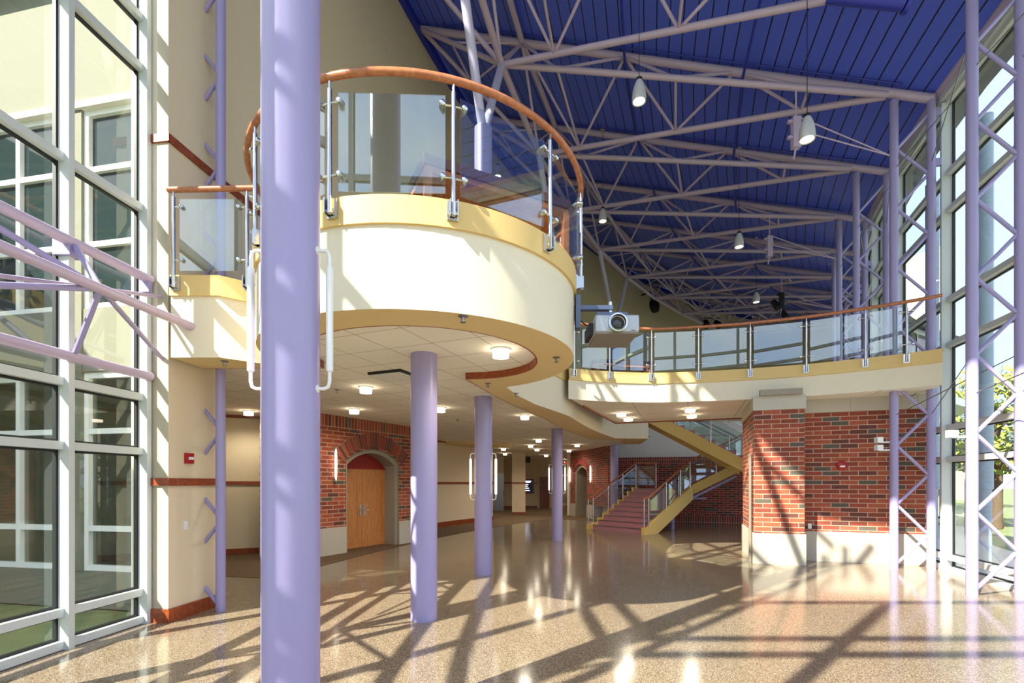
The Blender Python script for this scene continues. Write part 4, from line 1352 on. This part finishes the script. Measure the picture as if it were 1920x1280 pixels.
m = MB(); m.tube([(.83, 5.9, 3.72), (.88, 5.9, 3.68), (.93, 5.88, 3.64), (.96, 5.86, 3.58)], .008, 6); tag(m.build('projector_cable', M['black']), 'black cable between the projector mount and the projector', 'cable')

# ------------------------------------------------------------------ staircase
d = Vector((.766, .643)); e = Vector((.643, -.766))
A0 = Vector((3.05, 18.2)); WID = 2.35; NR = 9; RISE = 1.5 / NR; RUN = 2.8 / NR
stair = thing('staircase', (3.9, 17.4, 0), 'staircase with purple treads, cream stringers and glass rails behind the brick pier', 'staircase')
def V3(p, z): return (p.x, p.y, z)
for i in range(NR):
    a = A0 + d * (RUN * i); c = a + d * RUN
    m = MB()
    P = [a, a + e * WID, c + e * WID, c]
    m.prism([(p.x, p.y) for p in P], max(0, RISE * (i - .4)), RISE * (i + 1) - .012)
    m.build('step', M['tread'], stair)
    m = MB(); a2 = a - d * .02
    m.prism([(p.x, p.y) for p in (a2, a2 + e * WID, a2 + e * WID + d * .06, a2 + d * .06)], RISE * (i + 1) - .012, RISE * (i + 1) + .004)
    m.build('nosing', M['steeldull'], stair)
def stringer(name, p0, p1, z0, z1, th, h, mat, below=.0):
    m = MB(); s = Vector((-(p1 - p0).y, (p1 - p0).x)).normalized() * th / 2
    V = []
    for p, z in ((p0, z0), (p1, z1)):
        for sg in (-1, 1):
            for zz in (z - h, z):
                q = p + s * sg; V.append((q.x, q.y, max(zz, 0)))
    m.raw(V, [(0, 1, 3, 2), (4, 6, 7, 5), (0, 4, 5, 1), (2, 3, 7, 6), (0, 2, 6, 4), (1, 5, 7, 3)], False)
    return m.build(name, mat, stair)
def sawtooth(p, side):
    """closed stringer with a stepped top, on the lobby side"""
    m = MB()
    th = e * (.09 * side)
    prof = [(-.28, 0), (-.28, .2), (-.02, .2)]
    for i in range(NR):
        prof += [(RUN * i + .02, RISE * (i + 1) + .07), (RUN * (i + 1) + .02, RISE * (i + 1) + .07)]
    prof += [(RUN * NR, 1.15), (.55, 0)]
    F = [p + d * s for s, z in prof]
    n = len(prof)
    V = [V3(q, z) for q, (s, z) in zip(F, prof)] + [V3(q + th, z) for q, (s, z) in zip(F, prof)]
    m.raw(V, [tuple(range(n)), tuple(reversed(range(n, 2 * n)))] + [(i, (i + 1) % n, n + (i + 1) % n, n + i) for i in range(n)], False)
    return m.build('stringer', M['stringer'], stair, tri=True)
sawtooth(A0, -1)
B0 = A0 + e * WID
m = MB()
prof = [(-.30, 0), (-.30, .24), (0.02, .24), (.10, .36), (RUN * NR + .0, 1.62), (RUN * NR + .0, 1.12), (.5, 0)]
n_ = len(prof); F = [B0 + d * s for s, z in prof]; th = e * .12
m.raw([V3(q, z) for q, (s, z) in zip(F, prof)] + [V3(q + th, z) for q, (s, z) in zip(F, prof)], [tuple(range(n_)), tuple(reversed(range(n_, 2 * n_)))] + [(i, (i + 1) % n_, n_ + (i + 1) % n_, n_ + i) for i in range(n_)], False)
m.build('stringer', M['stringer'], stair, tri=True)
LT = A0 + d * 2.8; RT = B0 + d * 2.8
m = MB(); m.prism([(LT.x, LT.y), (RT.x, RT.y), (6.95, 18.45), (6.95, 20.3), (5.4, 21.2)], 1.32, 1.5); m.build('landing', M['tread'], stair)
# flight two
F2a, F2b = Vector((6.72, 18.5)), Vector((8.86, 18.5))
stringer('stringer', F2a, F2b, 1.58, 2.64, .1, .38, M['stringer'])
stringer('stringer', F2a + Vector((0, 1.6)), F2b + Vector((0, 1.6)), 1.58, 2.64, .1, .38, M['stringer'])
for i in range(6):
    m = MB(); x = 6.75 + i * .35; m.box(x, x + .36, 18.55, 20.05, 1.5 + .175 * i + .02, 1.5 + .175 * (i + 1)); m.build('step', M['tread'], stair)
m = MB(); m.box(8.86, 10.2, 15.9, 20.1, 2.40, 2.56); m.build('landing', M['tread'], stair)
# flight three back up to the upper floor
F3a, F3b = Vector((8.9, 15.95)), Vector((4.75, 17.15))
zA, zB = 1.74 + (905 - 868 + 22) / 906.7 * 16.2 - .55, 4.42
F3c = Vector((7.87, 16.2))
stringer('stringer', F3c, F3b, 2.48, 4.36, .1, .44, M['stringer'])
stringer('stringer', F3c + Vector((.45, 1.5)), F3b + Vector((.45, 1.5)), 2.48, 4.36, .1, .44, M['stringer'])
n3 = 10
for i in range(n3):
    p = F3c + (F3b - F3c) * (i / n3); q = F3c + (F3b - F3c) * ((i + 1.05) / n3); z = 2.5 + (4.28 - 2.5) * (i + 1) / n3
    m = MB(); o3 = Vector((.45, 1.5)); m.prism([(p.x, p.y), (q.x, q.y), (q.x + o3.x, q.y + o3.y), (p.x + o3.x, p.y + o3.y)], z - .15, z); m.build('step', M['tread'], stair)
m = MB(); m.box(7.85, 8.9, 15.95, 18.5, 2.36, 2.5); m.build('landing', M['stringer'], stair)
for a, c in (((6.6, 18.35, 1.05), (8.5, 18.35, 2.0)), ((6.5, 19.2, 1.0), (7.3, 18.8, 1.3)), ((6.2, 18.9, 1.15), (7.4, 18.4, 1.15))):
    pipe('support_tube', a, c, .05, M['lavender'], stair, 10)
pipe('support_tube', (6.05, 18.3, 0), (6.05, 18.3, 1.3), .09, M['lavender'], stair, 14)

def stair_rail(pts, label, side, posts, woodrail=True, hr=.95, spans=None):
    """pts: [(x, y, z of nosing line)]; posts: list of (segment, fraction)"""
    root = thing('stair_railing', (pts[0][0], pts[0][1], pts[0][2]), label, 'railing', 'stair railings')
    pts = [Vector(p) for p in pts]
    m = MB(); m.tube([p + Vector((0, 0, hr)) for p in pts], .035, 10); m.build('handrail', M['rail'] if woodrail else M['steel'], root)
    m = MB(); m.tube([p + Vector((0, 0, hr - .14)) for p in pts], .02, 8); m.build('grab_rail', M['steel'], root)
    loc = []
    for sgm, f in posts:
        p = pts[sgm] + (pts[sgm + 1] - pts[sgm]) * f
        loc.append(p)
        m = MB(); m.tube([p + Vector((0, 0, -.06)), p + Vector((0, 0, hr - .02))], .022, 10); po = m.build('post', M['steel'], root)
        for z in (.2, hr - .25):
            m = MB(); m.tube([p + Vector((-.09, .0, z)), p + Vector((.09, .0, z))], .012, 6)
            m.build('clamp', M['steel'], po)
    for a, c in zip(loc[:-1], loc[1:]):
        t = c - a; 
        if t.length < .35: continue
        f0 = .07 / t.length
        A, B = a + t * f0, c - t * f0
        n = Vector((t.y, -t.x, 0)).normalized() * .006
        V = [A - n + Vector((0, 0, .06)), B - n + Vector((0, 0, .06)), B + n + Vector((0, 0, .06)), A + n + Vector((0, 0, .06))]
        V += [v + Vector((0, 0, hr - .2)) for v in V]
        m = MB(); m.raw(V, [(0, 1, 2, 3), (4, 7, 6, 5), (0, 4, 5, 1), (1, 5, 6, 2), (2, 6, 7, 3), (3, 7, 4, 0)], False)
        m.build('glass_pane', M['pane'], root)
    return root
lo = A0 - e * .05 - d * .24
stair_rail([V3(lo, .22), V3(lo + d * .25, .24), V3(lo + d * 3.0, 1.6), V3(lo + d * 3.0 + e * 1.0, 1.6)], 'glass stair railing with red brown handrail on the lobby side of the staircase', -1, [(0, 0.1), (1, .02), (1, .35), (1, .68), (1, 1.0), (2, .95)])
ro = B0 + e * .06 - d * .26
stair_rail([V3(ro, .26), V3(ro + d * .3, .30), V3(ro + d * 2.95, 1.62)], 'glass stair railing with red brown handrail on the pier side of the first flight', 1, [(0, 0.1), (1, .0), (1, .4), (1, .75), (1, 1.0)])
stair_rail([(6.72, 18.46, 1.6), (8.86, 18.46, 2.66)], 'glass stair railing on the second flight behind the brick pier', 1, [(0, .03), (0, .5), (0, .97)])
stair_rail([(7.9, 16.14, 2.50), (4.75, 17.09, 4.38)], 'glass stair railing on the yellow upper flight under the walkway', 1, [(0, .04), (0, .36), (0, .68), (0, .97)], False)
stair_rail([(8.3, 17.72, 2.45), (5.2, 18.6, 4.2), (4.6, 18.8, 4.2)], 'dark far side handrail of the upper flight', 1, [(0, .1), (0, .5), (0, .95)], False)

# walls behind the staircase
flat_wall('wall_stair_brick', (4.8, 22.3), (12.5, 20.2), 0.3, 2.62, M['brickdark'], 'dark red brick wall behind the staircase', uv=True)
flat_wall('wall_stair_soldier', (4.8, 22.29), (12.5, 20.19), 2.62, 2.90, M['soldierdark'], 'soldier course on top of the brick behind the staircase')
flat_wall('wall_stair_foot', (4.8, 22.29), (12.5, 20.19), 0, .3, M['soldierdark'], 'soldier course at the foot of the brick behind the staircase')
flat_wall('wall_stair_upper', (4.2, 22.75), (12.5, 20.5), 2.90, 4.45, M['greywall'], 'pale plaster wall above the brick behind the staircase')
flat_wall('wall_stair_panel', (4.25, 22.6), (5.05, 22.35), 0, 2.65, M['greywall'], 'pale doorway panel behind the round column by the stairs')
# potted plant behind the stairs
root = thing('potted_plant', (5.2, 21.65, 0), 'dark leafy potted plant behind the staircase glass', 'plant')
m = MB(); m.lathe([(.18, 0), (.24, .45), (.22, .45), (.2, .4)], (5.2, 21.65, 0), 18); m.build('pot', M['black'], root)
m = MB()
for i in range(240):
    a, h = random.uniform(0, 6.283), random.uniform(.5, 2.0)
    r = random.uniform(.03, .33) * (1.2 - abs(h - 1.3) * .8)
    c = Vector((5.2 + r * math.cos(a), 21.65 + r * math.sin(a), h)); u = Vector((math.cos(a), math.sin(a), random.uniform(-.6, .6))) * .13; v = Vector((-math.sin(a), math.cos(a), 0)) * .04
    m.face([c - u, c + v, c + u, c - v])
m.build('leaves', M['leafdark'], root)
m = MB(); m.tube([(5.2, 21.65, .4), (5.22, 21.65, 1.5)], .025, 8); m.build('stem', M['bark'], root)

# ------------------------------------------------------------------ far lobby
m = MB(); m.prism([(0.0, 26.3), (.73, 26.3), (.73, 27.0), (0.0, 27.0)], 0.16, Z_TILE)
o = tag(m.build('square_column', M['cream']), 'cream square column with a wood base in the far lobby', 'column')
m = MB(); m.prism([(-.03, 26.27), (.76, 26.27), (.76, 27.03), (-.03, 27.03)], 0, .16); m.build('base', M['trim'], o)
m = MB(); m.prism([(-.02, 26.28), (.75, 26.28), (.75, 27.02), (-.02, 27.02)], 1.69, 1.78); m.build('chair_rail', M['trim'], o)
root = thing('elevator', (-.95, 29.9, 0), 'brushed steel elevator doors past the third column', 'elevator')
m = MB(); m.box(-1.45, -.5, 29.9, 30.1, 0, 2.3); m.build('jamb', M['steeldull'], root)
for a, c in ((-1.38, -.98), (-.97, -.57)):
    m = MB(); m.box(a, c, 29.87, 29.9, 0.02, 2.15); m.build('door_panel', M['steeldull'], root)
m = MB(); m.box(-.535, -.505, 29.87, 29.9, 1.0, 1.25); m.build('call_panel', M['black'], root)
flat_wall('wall_elevator', (-4.2, 30.1), (-.5, 30.1), 0, 3.38, M['cream'], 'cream wall holding the elevator')
root = thing('info_screen', (.95, 33.3, 1.2), 'dark wall screen with white text lines beside the square column', 'screen')
m = MB(); m.box(.75, 1.52, 33.28, 33.39, 1.02, 2.02); m.build('frame', M['doordark'], root)
m = MB(); m.box(.79, 1.40, 33.265, 33.28, 1.07, 1.97); m.build('display', M['screen'], root)
for z, l in ((1.86, .5), (1.78, .45), (1.62, .3), (1.5, .25), (1.38, .35), (1.22, .4)):
    m = MB(); m.box(.82, .82 + l, 33.262, 33.266, z - .025, z + .02); m.build('text_line', M['screentext'], root)
dr = MB(); dr.box(1.9, 2.55, 33.05, 33.2, 0, 2.15)
struct(dr.build('door_3', M['doordark']), 'dark wood door at the far corridor', 'door')
b = MB(); b.box(.75, 1.15, 30.2, 30.6, 3.0, 3.38)
tag(b.build('ceiling_box', M['black']), 'dark box under the ceiling behind the square column', 'box')
# corridor glazing
root = bpy.data.objects.new('window_40', None); COL.objects.link(root); root.location = (4.4, 38, 0); struct(root, 'glazed screen at the end of the far corridor', 'window')
m = MB()
for x in (3.9, 4.35, 4.8): m.box(x, x + .06, 38, 38.08, 0, 3.0)
for z in (.05, 1.1, 2.3, 3.0): m.box(3.9, 4.86, 38, 38.08, z, z + .06)
m.build('window_frame', M['alu'], root)
m = MB(); m.face([(3.9, 38.04, 0), (4.86, 38.04, 0), (4.86, 38.04, 3), (3.9, 38.04, 3)]); m.build('window_glass', M['glass'], root)
# exit sign
root = thing('exit_sign', (3.62, 31.0, 2.86), 'hanging exit sign with red letters in the far corridor', 'sign')
m = MB(); m.box(3.38, 3.84, 31.0, 31.06, 2.86, 3.12); m.build('plate', M['doordark'], root)
m = MB(); m.tube([(3.61, 31.03, 3.12), (3.61, 31.03, 3.38)], .02, 8); m.build('stem', M['black'], root)
fc = bpy.data.curves.new('letters', 'FONT'); fc.body = 'EXIT'; fc.size = .2; fc.align_x = 'CENTER'; fc.align_y = 'CENTER'; fc.extrude = .004
fo = bpy.data.objects.new('letters', fc); COL.objects.link(fo); fc.materials.append(M['exit'])
bpy.context.view_layer.update(); _me = bpy.data.meshes.new_from_object(fo); COL.objects.unlink(fo); bpy.data.objects.remove(fo); fo = bpy.data.objects.new('letters', _me); COL.objects.link(fo)
fo.parent = root; fo.location = (-.01, -.008, .13); fo.rotation_euler = (R_(90), 0, 0)

# ------------------------------------------------------------------ outside
def slab_ground(name, x0, x1, y0, y1, z, mat, label, cat='ground'):
    m = MB(); m.face([(x0, y0, z), (x1, y0, z), (x1, y1, z), (x0, y1, z)])
    return struct(m.build(name, mat), label, cat)
slab_ground('lawn', -120, 160, -90, 180, -.12, M['grass'], 'green lawn outside the glass walls')
b = MB(); b.strip(arc(24.6, -.3, .9, 30, -.1), arc(27.3, -.3, .9, 30, -.1)); struct(b.build('path_concrete', M['concrete']), 'pale concrete path outside the sunny glass wall', 'path')
b = MB(); b.strip(arc(14, -.3, 1.2, 30, -.1), arc(19, -.3, 1.2, 30, -.1)); struct(b.build('road', M['asphalt']), 'grey road beyond the lawn', 'road')
def tree(x, y, h, r, label, leaf='leaf', n=1500):
    root = thing('broadleaf_tree', (x, y, -.1), label, 'tree', 'trees outside')
    m = MB(); m.tube([(x, y, -.1), (x + .1, y, h * .35), (x, y + .1, h * .75)], .22, 10, r1=.08)
    for i in range(6):
        a = i * 1.05; m.tube([(x + .05, y, h * (.35 + .05 * i)), (x + r * .6 * math.cos(a), y + r * .6 * math.sin(a), h * (.6 + .05 * i))], .08, 6, r1=.03)
    m.build('trunk', M['bark'], root)
    m = MB()
    for i in range(n):
        u = Vector((random.gauss(0, 1), random.gauss(0, 1), random.gauss(0, 1))).normalized() * random.uniform(.45, 1) ** .6
        c = Vector((x + u.x * r, y + u.y * r, h * .66 + u.z * h * .34))
        s = random.uniform(.12, .26)
        q1 = Vector((random.gauss(0, 1), random.gauss(0, 1), random.gauss(0, 1))).normalized(); q2 = q1.orthogonal().normalized()
        m.face([c - q1 * s, c + q2 * s * .6, c + q1 * s, c - q2 * s * .6])
    m.build('crown', M[leaf], root)
tree(19.5, 19.5, 6.5, 2.6, 'yellow green tree outside the sunny glass wall behind the lattice columns')
tree(26, 21, 6.0, 2.4, 'yellow green tree outside beside the taller tree', 'leaf')
tree(24, 32, 6.5, 2.8, 'green tree outside before the pale house', 'leafdark')
tree(40, 30, 7.5, 3.4, 'yellow green tree far across the road', 'leaf')
tree(50, 38, 9, 4.0, 'tall dark tree far across the road', 'leafdark')
tree(34, 36, 8, 3.5, 'dark green tree beyond the road', 'leafdark')
root = thing('house', (38, 54, -.1), 'pale low house with a grey roof across the road', 'house')
m = MB(); m.box(30, 48, 50, 60, -.1, 4.2); m.build('wall', M['house'], root)
m = MB(); m.raw([(29, 49, 4.2), (49, 49, 4.2), (49, 61, 4.2), (29, 61, 4.2), (32, 55, 7.2), (46, 55, 7.2)], [(0, 1, 5, 4), (1, 2, 5), (2, 3, 4, 5), (3, 0, 4), (3, 2, 1, 0)], False); m.build('roof', M['slate'], root)
for x in (32, 35, 38, 41, 44):
    m = MB(); m.box(x, x + 1.4, 49.9, 50.02, 1, 3); m.build('window', M['wingglass'], root)
# slim entrance canopy with white posts outside
root = thing('canopy', (15, 17.5, -.1), 'white entrance canopy on slim posts outside the sunny glass wall', 'canopy')
for x, y in ((14.6, 16.2), (16.6, 17.6), (13.6, 17.8), (15.6, 19.2)):
    m = MB(); m.tube([(x, y, -.1), (x, y, 4.3)], .1, 12); m.build('post', M['white'], root)
m = MB(); m.prism([(14.4, 15.7), (17.2, 17.6), (15.8, 19.8), (13.0, 17.9)], 4.3, 4.55); m.build('roof', M['alu'], root)
# outer downpipe columns outside the glass
for k in (1, 2, 3):
    p = pol(26.9, PH(k + .12))
    m = MB(); m.lathe([(.11, -.1), (.11, 1.6), (.135, 1.62), (.135, 9.0)], (p[0], p[1], 0), 20)
    tag(m.build('downpipe', M['pipe']), 'round blue grey downpipe outside the glass just past the %s lattice column in view' % ORD[k - 1], 'downpipe', 'downpipes outside')

# neighbouring wing outside the left glass wall
wing = thing('building_wing', (-6.8, 7.3, -.1), 'neighbouring two storey glazed wing with white frames and cream bands outside the glass wall', 'building')
WO = Vector((-4.72, 6.87)); WT = Vector((-5.76, 1.12)).normalized(); WN = Vector((-WT.y, WT.x))
if WN.y > 0: WN = -WN
def wbox(m, s0, s1, z0, z1, d0, d1):
    a, c = WO + WT * s0, WO + WT * s1
    P = []
    for dd_ in (d0, d1):
        for z in (z0, z1):
            for q in (a, c):
                v = q + WN * dd_; P.append((v.x, v.y, z))
    m.raw(P, [(0, 1, 3, 2), (4, 6, 7, 5), (0, 4, 5, 1), (2, 3, 7, 6), (0, 2, 6, 4), (1, 5, 7, 3)], False)
m = MB()
wbox(m, 0, 5.6, 3.36, 4.3, -.2, .06); wbox(m, 0, 5.6, 7.3, 9.2, -.2, .06); wbox(m, 0, 5.6, -.1, .45, -.1, .05)
for s0, s1 in ((1.62, 2.05), (4.2, 4.6)): wbox(m, s0, s1, .45, 7.3, -.15, .08)
m.box(-14, -10.35, 0.6, 7.9, -.1, 8.4)
m.build('wall', M['wingwall'], wing)
m = MB(); wbox(m, -.0, 5.7, 9.2, 9.45, -.3, .35); wbox(m, 0, 5.6, 7.22, 7.32, -.1, .12); m.build('cornice', M['greywall'], wing)
for s0, s1 in ((0.0, 1.62), (2.05, 4.2), (4.6, 5.6)):
    for z0, z1, mt in ((.45, 3.36, 'wingpane'), (4.3, 7.22, 'wingglass')):
        f = MB(); wbox(f, s0, s1, z0, z1, -.03, -.02); w_ = f.build('window', M[mt], wing)
        f = MB()
        for ss in ([s0 + .04, s0 + (s1 - s0) * .38, s1 - .04] if s1 - s0 > 1.2 else [s0 + .04, s1 - .04]): wbox(f, ss - .04, ss + .04, z0, z1, -.06, .04)
        for z in (z0 + .04, z0 + (.62 if z0 < 1 else .95), z0 + 2.05, z1 - .04): wbox(f, s0, s1, z - .04, z + .04, -.055, .035)
        f.build('frame', M['white'], w_)
